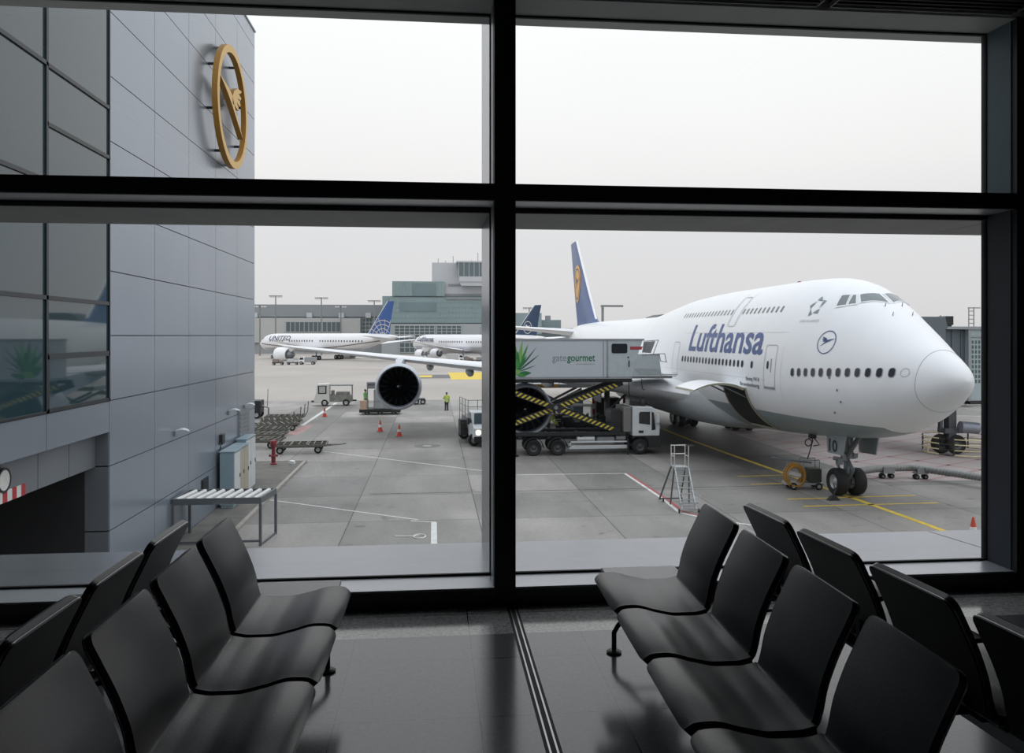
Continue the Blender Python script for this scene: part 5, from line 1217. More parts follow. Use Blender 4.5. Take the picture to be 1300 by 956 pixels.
# lettering and leaf artwork on the side
FY = lambda off: (lambda u, v: (u-cx, YN-off-cy, v))
gtxt = mat('lettering_grey', (0.22, 0.24, 0.26), 0.5); grn = mat('lettering_green', (0.02, 0.16, 0.07), 0.5)
text('lettering_gate', 'gate', lambda u, v: (7.28+u-cx, YN-0.006-cy, 5.83+v), gtxt, rb, size=0.62, width=0.88, grid=None)
text('lettering_gourmet', 'gourmet', lambda u, v: (8.20+u-cx, YN-0.006-cy, 5.83+v), grn, rb, size=0.62, bold=0.012, width=1.75, grid=None)
text('lettering_small', 'served with passion', lambda u, v: (8.75+u-cx, YN-0.006-cy, 5.60+v), gtxt, rb, size=0.15, width=1.2, grid=None)
leaves = []; rnd = random.Random(3)
def leaf(cx_, cz_, ang, ln, wd, mi):
    d = Vector((math.cos(ang), math.sin(ang))); q = Vector((-d.y, d.x)); n = 8
    lo = [Vector((cx_, cz_)) + d*ln*k/n + q*wd*math.sin(PI*(k/n)**0.8) for k in range(n+1)]; hi = [Vector((cx_, cz_)) + d*ln*k/n - q*wd*math.sin(PI*(k/n)**0.8) for k in range(n-1, 0, -1)]
    leaves.append(([[tuple(p) for p in lo+hi]], mi))
for a, l, w_, m_ in ((20, 1.3, 0.035, 3), (38, 1.8, 0.05, 3), (52, 2.0, 0.05, 3), (68, 1.9, 0.09, 0), (80, 2.0, 0.13, 2), (95, 2.0, 0.14, 0), (110, 1.9, 0.14, 2), (125, 1.7, 0.12, 0), (60, 1.2, 0.10, 1), (88, 1.3, 0.15, 1), (118, 1.2, 0.14, 1), (145, 1.3, 0.12, 2)): leaf(5.1, 5.15, math.radians(a), l, w_, m_)
for x, z, a, l, w_, m_ in ((5.2, 5.05, 5, 0.8, 0.14, 1), (5.0, 5.1, 150, 0.9, 0.25, 1), (5.1, 5.0, -8, 0.55, 0.1, 0), (4.9, 5.3, 70, 0.7, 0.25, 0), (4.6, 5.0, 20, 0.8, 0.2, 2)): leaf(x, z, math.radians(a), l, w_, m_)
LG = [mat('leaf_green', (0.05, 0.26, 0.05), 0.5), mat('leaf_deep_green', (0.02, 0.17, 0.05), 0.5), mat('leaf_light_green', (0.20, 0.42, 0.10), 0.5), mat('leaf_blade_dark', (0.03, 0.10, 0.07), 0.5)]
k = 0
for p, m_ in leaves:
    k += 1
for i, lf in enumerate(leaves): decal('leaf_artwork', [lf], (lambda q: (lambda u, v: (u-cx, YN-0.004-q-cy, v)))(0.0015*i), LG, rb, None)

# ------------------------------------------------------------------ white service truck beside the mullion
t = thing('service_truck', 'white service truck with railings and a lit headlamp, half hidden by the mullion', 'truck', (3.3, 55.4, 0), math.radians(8))
mb = MB(); mb.prism([(-2.75, 0.55), (-2.75, 1.25), (-2.1, 1.45), (-1.75, 2.25), (-0.6, 2.3), (-0.6, 0.55)], 'x', -1.0, 1.0)
cb = mb.build('cab', tw, t, bevel=0.05, seg=3)
mb = MB(); mb.quad((-0.88, -2.12, 1.50), (0.88, -2.12, 1.50), (0.82, -1.80, 2.18), (-0.82, -1.80, 2.18)); mb.quad((-1.005, -1.9, 1.5), (-1.005, -0.8, 1.5), (-1.005, -0.8, 2.15), (-1.005, -1.6, 2.15)); mb.build('windscreen', mat('pale_windscreen', (0.07, 0.10, 0.11), 0.1), cb)
for x in (-0.72, 0.72):
    mb = MB(); mb.lathe([(0.17, -2.80), (0.17, -2.72), (0, -2.70)], (x, 0, 0.98), 'y', 16); mb.build('headlamp', mat('headlamp_lit', (0.9, 0.85, 0.75), 0.2, emit=(1.0, 0.85, 0.65), estr=2.5) if x < 0 else wht_s, cb)
mb = MB(); mb.box(-1.02, 1.02, -2.85, -2.7, 0.35, 0.72); mb.box(-0.45, 0.45, -2.79, -2.74, 0.8, 1.15); mb.build('bumper', tk, cb, bevel=0.02)
mb = MB(); mb.box(-1.05, 1.05, -0.6, 2.9, 0.7, 1.0); mb.box(-0.5, 0.5, -2.5, 2.9, 0.45, 0.7); mb.build('flatbed', tk, t)
mb = MB(); mb.box(-0.9, 0.9, -0.3, 2.6, 1.0, 1.7); mb.build('equipment_locker', tg, t, bevel=0.03)
for x in (-0.85, 0.85):
    for y in (-1.9, 1.9): wheel(t, (x, y, 0.42), 0.42, 0.3)
mb = MB()
for z in (2.0, 2.5, 2.95):
    mb.tube([(-1.0, -0.5, z), (-1.0, 2.8, z)], 0.025, 6); mb.tube([(1.0, -0.5, z), (1.0, 2.8, z)], 0.025, 6); mb.tube([(-1.0, -0.5, z), (1.0, -0.5, z)], 0.025, 6)
for x in (-1.0, -0.33, 0.33, 1.0): mb.tube([(x, -0.5, 1.0), (x, -0.5, 2.95)], 0.025, 6)
for y in (0.6, 1.7, 2.8): mb.tube([(-1.0, y, 1.0), (-1.0, y, 2.95)], 0.025, 6); mb.tube([(1.0, y, 1.0), (1.0, y, 2.95)], 0.025, 6)
mb.build('railing', tg, t)
mb = MB(); mb.box(-1.35, -1.2, -2.3, -1.95, 1.5, 1.9); mb.tube([(-1.0, -2.0, 1.7), (-1.3, -2.1, 1.8)], 0.02, 6); mb.build('wing_mirror', tk, cb)
mb = MB(); mb.tube([(-1.15, -0.4, 0.9), (-1.5, -1.3, 1.5)], 0.05, 6); mb.box(-1.5, -1.05, -0.4, 0.5, 0.55, 1.6); mb.build('side_step', tk, t)

# ------------------------------------------------------------------ tug with canopy frame
def W(o): return o
t = thing('stair_tractor', 'small white tractor with a canopy frame over its rear deck, near the left cone', 'vehicle', (-10.4, 85.7, 0), math.radians(3))
mb = MB(); mb.prism([(-2.0, 0.35), (-2.05, 0.75), (-1.85, 1.35), (-1.75, 2.3), (-0.45, 2.35), (-0.45, 0.4)], 'y', -0.85, 0.85); cb = mb.build('cab', mat('tug_white', (0.60, 0.60, 0.56), 0.45), t, bevel=0.06)
mb = MB(); mb.prism([(-1.62, 1.3), (-0.75, 1.3), (-0.75, 2.15), (-1.62, 2.15)], 'y', -0.87, 0.87); mb.build('side_glass', drk, cb)
mb = MB(); mb.prism([(-1.50, 1.4), (-0.87, 1.4), (-0.87, 2.08), (-1.50, 2.08)], 'y', -0.88, 0.88); mb.build('cab_opening', mat('see_through_grey', (0.42, 0.41, 0.40), 0.3), cb)
mb = MB(); mb.box(-0.45, 1.9, -0.8, 0.8, 0.45, 1.15); mb.box(0.2, 1.6, -0.6, 0.6, 1.15, 1.45); mb.box(-0.3, 0.0, -0.5, 0.5, 1.15, 1.6); mb.build('rear_deck', mat('tug_grey', (0.20, 0.20, 0.18), 0.5, var=0.3), t, bevel=0.03)
mb = MB(); mb.box(-0.5, 1.95, -0.8, 0.8, 2.12, 2.24); mb.build('canopy', tg, t)
mb = MB()
for x in (1.85,):
    for y in (-0.75, 0.75): mb.tube([(x, y, 1.1), (x, y, 2.15)], 0.035, 6)
mb.build('canopy_post', tg, t)
mb = MB(); mb.box(-2.35, -2.0, -0.4, 0.4, 0.4, 0.55); mb.box(1.9, 2.3, -0.15, 0.15, 0.45, 0.6); mb.build('bumper', tk, t)
for x in (-0.95, 1.25):
    for y in (-0.75, 0.75): wheel(t, (x, y, 0.36), 0.36, 0.26)

# container transporter behind the outboard engine
t = thing('container_transporter', 'low container transporter with a silver container, half hidden by the outboard engine', 'vehicle', (-4.95, 76.2, 0))
mb = MB(); mb.box(-1.9, 1.9, -1.1, 1.1, 0.22, 0.55); mb.build('deck', tk, t, bevel=0.03)
mb = MB(); mb.box(-1.85, -1.2, -1.12, 1.0, 0.5, 1.35); mb.build('driver_console', mat('console_pale_orange', (0.62, 0.42, 0.32), 0.5), t, bevel=0.04)
mb = MB(); mb.tube([(-1.15, -1.05, 0.5), (-1.15, -1.05, 3.0), (-0.2, -1.05, 3.0), (-0.2, -1.05, 2.5)], 0.06, 6); mb.box(-1.2, -0.1, -1.1, 0.8, 2.85, 3.05); mb.box(-1.2, -0.1, -1.05, 0.9, 2.45, 2.8); mb.build('cab_frame', tg, t)
for x in (-1.2, 0.0, 1.3):
    for y in (-0.95, 0.95): wheel(t, (x, y, 0.24), 0.24, 0.2)
t = thing('air_cargo_container', 'silver sloped air cargo container riding on the low transporter', 'container', (-4.95, 76.2, 0.56))
mb = MB(); mb.prism([(-0.55, 0.0), (-0.55, 1.75), (1.35, 1.75), (1.35, 0.6), (0.95, 0.0)], 'y', -0.85, 0.85); mb.build('shell', mat('container_aluminium', (0.50, 0.52, 0.52), 0.35, 0.5), t, bevel=0.02)
mb = MB()
for x in (-0.55, 0.4, 1.3): mb.box(x-0.03, x+0.03, -0.88, -0.84, 0.0 if x < 1 else 0.6, 1.75)
for z in (0.02, 0.65, 1.72): mb.box(-0.55, 1.3 if z > 0.3 else 0.95, -0.88, -0.84, z-0.03, z+0.03)
mb.build('edge_rail', tg, t)
t = thing('wheeled_dolly', 'small empty wheeled dolly just right of the outboard engine', 'cart', (-1.9, 86.6, 0))
mb = MB(); mb.box(-1.0, 1.0, -0.7, 0.7, 0.5, 0.62); mb.tube([(-1.0, 0, 0.5), (-2.0, 0, 0.35)], 0.04, 6); mb.build('deck', tk, t)
for x in (-0.7, 0.1, 0.8):
    for y in (-0.6, 0.6): wheel(t, (x, y, 0.3), 0.3, 0.18)

# ------------------------------------------------------------------ baggage dollies left of the lane
dm = mat('dolly_frame_grey', (0.13, 0.125, 0.105), 0.6, var=0.3, scale=4); dr = mat('dolly_roller_pale', (0.19, 0.185, 0.165), 0.5)
def make_dolly(loc, rz, label, L_=3.2, Wd=1.9, tilt=True):
    t = thing('baggage_dolly', label, 'cart', loc, rz, 'empty baggage dollies')
    mb = MB(); a, b = L_/2, Wd/2
    for y in (-b, b, 0): mb.bar((-a, y, 0.52), (a, y, 0.52), 0.08, 0.12)
    for x in (-a, -a/3, a/3, a): mb.bar((x, -b, 0.52), (x, b, 0.52), 0.08, 0.12)
    mb.bar((-a*0.6, -b*0.5, 0.40), (a*0.6, -b*0.5, 0.40), 0.08, 0.1); mb.build('frame', dm, t)
    mb = MB()
    for k in range(7): x = -a*0.85+k*a*0.28; mb.tube([(x, -b*0.9, 0.60), (x, b*0.9, 0.60)], 0.035, 6)
    mb.build('rollers', dr, t)
    for x in (-a*0.7, a*0.7):
        for y in (-b*0.75, b*0.75): wheel(t, (x, y, 0.24), 0.24, 0.16)
    mb = MB()
    if tilt: mb.tube([(a, 0, 0.42), (a+0.25, 0, 0.9), (a+0.32, 0, 1.75)], 0.035, 6); mb.tube([(a+0.32, -0.12, 1.7), (a+0.32, 0.12, 1.7)], 0.03, 6)
    else: mb.tube([(a, -0.3, 0.42), (a+0.9, 0, 0.45), (a+1.2, 0, 0.5)], 0.035, 6); mb.tube([(a, 0.3, 0.42), (a+0.9, 0, 0.45)], 0.035, 6)
    mb.build('tow_bar', dm, t); return t
d1_ = make_dolly((-8.4, 51.6, 0), math.radians(4), 'flat grey baggage dolly standing alone nearest the red hydrant', L_=3.3, tilt=False)
d2_ = make_dolly((-11.6, 54.2, 0), math.radians(-6), 'baggage dolly with raised tow bar, directly above the hydrant top')
dup(d2_, (-12.0, 57.3, 0), math.radians(172), 'baggage dolly second behind the hydrant, tow bar raised at its left')
dup(d2_, (-12.2, 60.4, 0), math.radians(2), 'baggage dolly third behind the hydrant, beside the building corner')
dup(d2_, (-12.2, 63.6, 0), math.radians(20), 'baggage dolly fourth behind the hydrant, angled in the middle of the row')
dup(d2_, (-12.4, 66.7, 0), math.radians(14), 'baggage dolly next to last in the row, beside the worn red mark')
dup(d2_, (-12.6, 69.8, 0), math.radians(4), 'baggage dolly farthest from the viewer, tow bar upright')
t = thing('ground_power_cart', 'dark ground equipment cart peeping out past the grey building corner', 'cart', (-16.25, 73.5, 0))
mb = MB(); mb.box(-0.95, 0.95, -0.8, 0.8, 0.5, 1.6); mb.build('housing', tk, t, bevel=0.05); mb = MB(); mb.tube([(0.9, 0, 1.1), (1.5, 0, 0.9), (1.5, 0, 0.1)], 0.07, 8); mb.tube([(1.4, 0, 0.9), (1.45, 0, 2.6)], 0.03, 6); mb.build('boom', tg, t)
for x in (-0.6, 0.6):
    for y in (-0.7, 0.7): wheel(t, (x, y, 0.35), 0.35, 0.22)

# ------------------------------------------------------------------ cones
cone_o = mat('cone_orange_red', (0.60, 0.07, 0.04), 0.5); cone_w = mat('cone_white_band', (0.75, 0.75, 0.75), 0.5)
def cone(loc, label):
    t = thing('traffic_cone', label, 'cone', loc, 0, 'orange traffic cones')
    mb = MB(); mb.box(-0.24, 0.24, -0.24, 0.24, 0, 0.04); mb.build('base', cone_o, t)
    mb = MB(); mb.lathe([(0.19, 0.04), (0.135, 0.32), (0.135, 0.32)], n=16, cap0=False, cap1=False); mb.lathe([(0.10, 0.52), (0.035, 0.86), (0, 0.87)], n=16, cap0=False); mb.build('cone_body', cone_o, t, smooth=40)
    mb = MB(); mb.lathe([(0.137, 0.32), (0.10, 0.52)], n=16, cap0=False, cap1=False); mb.build('white_band', cone_w, t, smooth=40); return t
c0 = cone((-9.86, 73.97, 0), 'orange cone on the white lane line, below the white tractor')
dup(c0, (-4.08, 62.3, 0), None, 'orange cone below the container transporter, left of the pair under the engine')
dup(c0, (-2.49, 59.2, 0), None, 'orange cone right of the pair, below the outboard engine')
dup(c0, (19.35, 26.9, 0), None, 'small dark red cone near the window post at lower right')

# ------------------------------------------------------------------ people (one continuous skinned figure each)
skin = mat('skin', (0.38, 0.24, 0.18), 0.5); hivis = mat('hi_vis_yellow', (0.50, 0.62, 0.10), 0.6); hivis_g = mat('hi_vis_green', (0.12, 0.45, 0.10), 0.6); trou = mat('dark_trousers', (0.03, 0.033, 0.045), 0.8); shoe = mat('dark_shoes', (0.01, 0.01, 0.01), 0.6); hair = mat('dark_hair', (0.02, 0.015, 0.01), 0.7); refl = mat('reflective_band', (0.65, 0.66, 0.62), 0.3)
def person(label, loc, rz, J, vest, cap=None):
    """J: joint positions; the body is one skinned mesh, clothing and hair are its children"""
    verts, edges, rad = [], [], []
    def add(p, r, frm=None):
        verts.append(p); rad.append(r); i = len(verts)-1
        if frm is not None: edges.append((frm, i))
        return i
    pel = add(J['pelvis'], 0.15); sp1 = add(J['waist'], 0.135, pel); ch = add(J['chest'], 0.165, sp1); nk = add(J['neck'], 0.06, ch); hd0 = add(J['jaw'], 0.075, nk); hd1 = add(J['head'], 0.10, hd0); hd2 = add(J['crown'], 0.075, hd1)
    for sd in ('L', 'R'):
        sh = add(J['sh'+sd], 0.075, ch); el = add(J['el'+sd], 0.048, sh); wr = add(J['wr'+sd], 0.032, el)
        d = (Vector(J['wr'+sd])-Vector(J['el'+sd])).normalized(); pal = add(tuple(Vector(J['wr'+sd])+d*0.08), 0.036, wr)
        s = Vector((0, 1, 0)) if abs(d.y) < 0.9 else Vector((1, 0, 0)); s = (s-d*s.dot(d)).normalized(); c = d.cross(s)
        for f in range(4):
            o = Vector(J['wr'+sd])+d*0.10+s*(0.03-0.02*f); k1 = add(tuple(o), 0.010, pal); k2 = add(tuple(o+d*0.04+c*0.008), 0.009, k1); add(tuple(o+d*(0.065-0.004*abs(f-1))+c*0.03), 0.008, k2)
        th = Vector(J['wr'+sd])+d*0.04+s*0.045; k1 = add(tuple(th), 0.012, wr); add(tuple(th+d*0.045+s*0.015), 0.010, k1)
        hp = add(J['hip'+sd], 0.105, pel); kn = add(J['kn'+sd], 0.065, hp); an = add(J['an'+sd], 0.045, kn); add(tuple(Vector(J['an'+sd])+Vector((0, -0.15, -0.05))), 0.04, an)
    me = bpy.data.meshes.new('person'); me.from_pydata(verts, edges, []); me.materials.append(skin); me.materials.append(trou); me.materials.append(vest)
    o = bpy.data.objects.new('person', me); COL.objects.link(o); o.location = loc; o.rotation_euler = (0, 0, rz)
    sk = o.modifiers.new('skin', 'SKIN'); sk.use_smooth_shade = True
    for i, d in enumerate(me.skin_vertices[0].data): d.radius = (rad[i], rad[i]); d.use_root = (i == 0)
    sb = o.modifiers.new('smooth', 'SUBSURF'); sb.levels = 1; sb.render_levels = 1
    tag(o, label, 'person')
    def limb(name, chain, m, n=12):
        mb = MB(); mb.tube([J[c[0]] if isinstance(c[0], str) else c[0] for c in chain], [c[1] for c in chain], n); return mb.build(name, m, o, smooth=60)
    P = Vector(J['pelvis']); Wt = Vector(J['waist']); Ct = Vector(J['chest'])
    up = (Ct-P).normalized()
    mb = MB(); R_ = []
    for c_, rx, ry in ((P-up*0.14, 0.20, 0.15), (P, 0.205, 0.155), (Wt, 0.195, 0.15), (Ct, 0.225, 0.165), (Ct+up*0.12, 0.19, 0.12), (Ct+up*0.17, 0.10, 0.09)):
        R_.append([tuple(c_+Vector((rx*math.cos(a), ry*math.sin(a), 0))) for a in [2*PI*k/18 for k in range(18)]])
    mb.rings(R_); v_ = mb.build('hi_vis_vest', vest, o, smooth=60)
    for f, in ((0.05,), (0.22,)):
        c_ = P+up*f; mb = MB(); mb.rings([[tuple(c_+up*q+Vector((0.213*math.cos(a), 0.165*math.sin(a), 0))) for a in [2*PI*k/18 for k in range(18)]] for q in (-0.025, 0.025)], False, False); mb.build('reflective_band', refl, v_)
    for sd in ('L', 'R'):
        limb('sleeve', [('sh'+sd, 0.095), ('el'+sd, 0.065), (tuple(Vector(J['wr'+sd])*0.9+Vector(J['el'+sd])*0.1), 0.05)], vest)
        limb('trouser_leg', [('hip'+sd, 0.125), ('kn'+sd, 0.085), ('an'+sd, 0.075)], trou)
        mb = MB(); a_ = Vector(J['an'+sd]); zz = max(0.0, a_.z-0.09); mb.box(a_.x-0.05, a_.x+0.05, a_.y-0.20, a_.y+0.07, zz, zz+0.09); mb.build('shoe', shoe, o, bevel=0.02)
    mb = MB(); H_ = Vector(J['head']); R_ = []
    for k in range(7):
        a = PI/2*k/6; R_.append([tuple(H_+Vector((0.112*math.cos(a)*math.cos(b), 0.118*math.cos(a)*math.sin(b)+0.012, 0.02+0.13*math.sin(a)))) for b in [2*PI*q/16 for q in range(16)]])
    mb.rings(R_); mb.build('hair' if not cap else 'helmet', cap or hair, o, smooth=60)
    mb = MB(); f = H_+Vector((0, -0.105, 0)); mb.prism([(f.y, f.z-0.03), (f.y-0.028, f.z-0.025), (f.y, f.z+0.02)], 'x', f.x-0.012, f.x+0.012); mb.build('nose', skin, o)
    for sx in (-1, 1):
        mb = MB(); mb.lathe([(0.012, 0), (0, 0.004)], (f.x+sx*0.035, f.y+0.006, f.z+0.03), 'z', 8); mb.build('eye', shoe, o)
    return o
def stand(lean=0.0, armL=None, armR=None):
    J = dict(pelvis=(0, 0, 0.95), waist=(0, -lean*0.1, 1.12), chest=(0, -lean*0.3, 1.34), neck=(0, -lean*0.42, 1.50), jaw=(0, -lean*0.5-0.02, 1.57), head=(0, -lean*0.55, 1.65), crown=(0, -lean*0.55, 1.72))
    for sd, s in (('L', 1), ('R', -1)):
        J['sh'+sd] = (s*0.20, -lean*0.3, 1.42); J['el'+sd] = (s*0.27, -lean*0.3+0.02, 1.14); J['wr'+sd] = (s*0.26, -lean*0.3-0.08, 0.90)
        J['hip'+sd] = (s*0.10, 0, 0.90); J['kn'+sd] = (s*0.11, -0.02, 0.50); J['an'+sd] = (s*0.12, 0.02, 0.09)
    if armL: J['elL'], J['wrL'] = armL
    if armR: J['elR'], J['wrR'] = armR
    return J
person('person in a yellow-green vest and dark trousers standing alone on the open apron', (1.32, 79.0, 0), math.radians(200), stand(armL=((0.33, -0.05, 1.16), (0.16, -0.22, 1.12))), hivis)
pj = stand(); person('person in a green vest standing at the container transporter console', (-6.35, 75.9, 0.56), math.radians(120), pj, hivis_g)
person('person in a green vest bending forward under the scissor lift', (8.5, 58.6, 0), math.radians(60), stand(0.9, ((0.25, -0.5, 1.05), (0.15, -0.7, 0.85)), ((-0.25, -0.5, 1.05), (-0.15, -0.7, 0.85))), hivis)
person('person in dark clothes standing below the catering lift box', (9.3, 58.9, 0), math.radians(10), stand(0.3), mat('dark_jacket', (0.03, 0.035, 0.05), 0.8))

# ------------------------------------------------------------------ equipment under the wing root, seen through the scissor
yel = mat('loader_yellow', (0.55, 0.32, 0.05), 0.5)
t = thing('cargo_loader', 'grey and yellow cargo loader under the wing, seen behind the scissor arms', 'loader', (9.8, 66.0, 0))
mb = MB(); mb.box(-3.0, 2.6, -1.3, 1.3, 0.5, 0.95); mb.build('chassis', tk, t)
mb = MB(); mb.box(-1.8, 3.4, -1.3, 1.3, 3.1, 3.4); mb.build('raised_platform', tg, t)
mb = MB(); mb.box(-1.9, 0.4, -1.36, -1.3, 3.12, 3.42); mb.box(-3.0, -2.2, -1.35, -1.3, 2.8, 3.1); mb.build('platform_edge', yel, t)
for a, b in (((-1.6, 1.0), (2.4, 3.0)), ((-1.6, 3.0), (2.4, 1.0))):
    for y in (-1.1, 1.1):
        mb = MB(); mb.bar((a[0], y, a[1]), (b[0], y, b[1]), 0.12, 0.2); mb.build('scissor_arm', tg, t)
mb = MB(); 
for x in (-1.7, -0.6, 0.5, 1.6, 3.2): mb.tube([(x, -1.25, 3.4), (x, -1.25, 4.2)], 0.035, 6)
mb.tube([(-1.7, -1.25, 4.2), (3.2, -1.25, 4.2)], 0.035, 6); mb.tube([(-1.7, -1.25, 3.8), (3.2, -1.25, 3.8)], 0.03, 6); mb.build('guard_rail', wht_s, t)
mb = MB(); mb.box(1.4, 2.5, -1.3, 0.2, 0.95, 2.5); mb.build('operator_cab', mat('cab_blue_grey', (0.16, 0.22, 0.26), 0.4), t, bevel=0.05)
for x in (-2.4, 2.0):
    for y in (-1.1, 1.1): wheel(t, (x, y, 0.42), 0.42, 0.3)
t = thing('baggage_tug', 'dark baggage tug parked beside the cargo loader behind the scissor', 'vehicle', (11.0, 60.6, 0), math.radians(-15))
mb = MB(); mb.prism([(-1.5, 0.35), (-1.5, 1.1), (-0.3, 1.2), (-0.1, 0.8), (1.3, 0.8), (1.45, 0.35)], 'y', -0.7, 0.7); mb.build('body', tk, t, bevel=0.05)
mb = MB(); mb.box(-0.4, 1.2, -0.7, 0.7, 2.0, 2.1); 
for x in (-0.35, 1.15):
    for y in (-0.65, 0.65): mb.tube([(x, y, 0.8), (x, y, 2.0)], 0.035, 6)
mb.build('canopy', wht_s, t); mb = MB(); mb.box(0.3, 0.8, -0.5, 0.5, 0.8, 1.0); mb.box(0.75, 0.9, -0.5, 0.5, 0.8, 1.4); mb.build('driver_seat', tk, t)
for x in (-1.0, 0.95):
    for y in (-0.62, 0.62): wheel(t, (x, y, 0.34), 0.34, 0.24)
t = thing('red_white_barrier', 'red and white striped post barrier under the wing root behind the catering truck', 'barrier', (13.9, 62.5, 0))
mb = MB()
for x in (-1.2, 1.3):
    for k in range(6): mb.box(x-0.09, x+0.09, -0.09, 0.09, 0.3+0.42*k, 0.72+0.42*k, k % 2)
mb.build('striped_post', [red_s, wht_s], t)
mb = MB(); mb.box(-1.4, 1.5, -0.25, 0.25, 0, 0.3); mb.build('base', tk, t); mb = MB(); mb.box(-0.9, 1.0, 0.3, 1.8, 0.3, 2.4); mb.build('rear_panel', mat('panel_dark_brown', (0.07, 0.06, 0.06), 0.7), t)
# ------------------------------------------------------------------ mobile maintenance ladder
lad = mat('ladder_aluminium', (0.42, 0.45, 0.47), 0.35, 0.6); ladd = mat('ladder_dark_strut', (0.12, 0.13, 0.14), 0.45, 0.5)
t = thing('platform_ladder', 'tall aluminium platform ladder standing by the red and white lane line', 'ladder', (10.62, 32.35, 0))
for x in (-0.30, 0.30):
    mb = MB(); mb.bar((x, 0, 0.14), (x, 1.0, 1.72), 0.05, 0.09); mb.build('side_rail', lad, t)
for k in range(7):
    f = (k+0.6)/7; mb = MB(); mb.box(-0.30, 0.30, 1.0*f-0.07, 1.0*f+0.07, 0.14+1.58*f-0.015, 0.14+1.58*f+0.015); mb.build('step', lad, t)
mb = MB(); mb.box(-0.32, 0.32, 0.95, 1.5, 1.70, 1.75); mb.build('platform', lad, t)
mb = MB()
for x in (-0.32, 0.32):
    mb.bar((x, 1.45, 1.70), (x*1.5-0.12, 2.3, 0.10), 0.05, 0.06); mb.bar((x, 1.0, 1.70), (x*1.3, 1.25, 0.10), 0.05, 0.06)
mb.bar((-0.6, 2.3, 0.14), (0.36, 2.3, 0.14), 0.05, 0.06); mb.build('rear_frame', ladd, t)
mb = MB()
for x in (-0.31, 0.31): mb.tube([(x, 1.0, 1.75), (x, 1.0, 2.65)], 0.022, 8); mb.tube([(x, 1.48, 1.75), (x, 1.48, 2.65)], 0.022, 8)
for z in (2.25, 2.62): mb.tube([(-0.31, 1.48, z), (0.31, 1.48, z)], 0.022, 8)
mb.tube([(-0.31, 1.0, 2.2), (-0.31, 1.48, 2.2)], 0.02, 6); mb.tube([(0.31, 1.0, 2.2), (0.31, 1.48, 2.2)], 0.02, 6); mb.build('guard_rail', mat('rail_pale', (0.62, 0.62, 0.60), 0.4, 0.3), t)
mb = MB(); mb.bar((-0.45, 0, 0.14), (0.45, 0, 0.14), 0.06, 0.06); mb.bar((-0.42, 0, 0.40), (0.42, 0, 0.40), 0.04, 0.05); mb.build('foot_bar', lad, t)
for x in (-0.42, 0.42):
    wheel(t, (x, 0.0, 0.09), 0.09, 0.05, 'castor', 'x', mr=lad); wheel(t, (x, 2.3, 0.09), 0.09, 0.05, 'castor', 'x', mr=lad)

# ------------------------------------------------------------------ power cart with hose coil at the nose gear
org = mat('orange_hose', (0.50, 0.25, 0.04), 0.5)
t = thing('air_hose_cart', 'hose cart with a coil of orange hose beside the jumbo nose wheels', 'cart', (17.75, 37.0, 0), math.radians(-8))
mb = MB(); mb.box(-0.85, 0.95, -0.35, 0.35, 0.22, 0.32); mb.build('frame', rim_m, t, bevel=0.01)
mb = MB(); mb.box(0.25, 0.85, -0.35, 0.35, 0.35, 1.0); mb.build('machine_box', mat('machine_green_grey', (0.06, 0.065, 0.055), 0.5), t, bevel=0.03)
mb = MB()
for k in range(7):
    y = -0.42+0.09*k; r = 0.44+0.09*math.sin(k*2.1)
    mb.tube([(-0.40+r*0.95*math.cos(a), y, 0.66+r*1.1*math.sin(a)) for a in [2*PI*q/24 for q in range(25)]], 0.03, 6)
mb.build('hose_coil', org, t, smooth=60)
mb = MB(); mb.tube([(-0.62, -0.1, 0.75), (-0.1, -0.1, 0.62)], 0.12, 12); mb.build('cylinder', wht_s, t, smooth=40)
mb = MB(); mb.tube([(-1.5, -0.2, 1.52), (-0.9, -0.2, 1.42), (0.2, -0.2, 1.30), (0.4, -0.2, 1.28)], 0.045, 8); mb.tube([(-0.8, -0.3, 0.3), (-0.8, -0.3, 1.40)], 0.025, 6); mb.tube([(0.0, -0.3, 0.3), (0.0, -0.3, 1.42), (0.75, -0.3, 1.42), (0.75, -0.3, 1.0)], 0.025, 6); mb.tube([(0.0, 0.3, 0.3), (0.0, 0.3, 1.42), (0.75, 0.3, 1.42), (0.75, 0.3, 1.0)], 0.025, 6); mb.build('handle_frame', gear_m, t)
for x in (-0.5, 0.7):
    for y in (-0.38, 0.38): wheel(t, (x, y, 0.17), 0.17, 0.1)
t = thing('power_cable', 'looped ground power cable hanging from the belly ahead of the hose cart', 'cable', (17.9, 37.0, 0))
mb = MB(); mb.tube([(0.15, 0, 1.42), (0.30, 0, 1.9), (0.42, 0, 2.3), (0.38, 0, 2.45)], 0.03, 6); mb.tube([(0.38-0.18+0.17*math.cos(a), 0, 2.22+0.17*math.sin(a)) for a in [2*PI*q/16 for q in range(17)]], 0.028, 6); mb.tube([(0.40, 0, 2.5), (0.60, 0, 2.30), (0.75, 0, 2.10), (0.45, 0, 2.05)], 0.028, 6); mb.build('cable_loop', tk, t, smooth=60)
mb = MB(); mb.box(0.25, 0.55, -0.12, 0.12, 2.42, 2.75); mb.build('plug', tk, t)
t = thing('wheel_chock', 'black wheel chock on the apron in front of the nose wheels', 'chock', (17.9, 34.2, 0))
mb = MB(); mb.prism([(-0.28, 0), (0.28, 0), (0.08, 0.2), (-0.08, 0.2)], 'y', -0.12, 0.12); mb.build('block', tk, t); mb = MB(); mb.tube([(0, 0, 0.2), (0.12, 0.05, 0.45), (0.05, 0.1, 0.75)], 0.025, 6); mb.build('rope', tk, t)
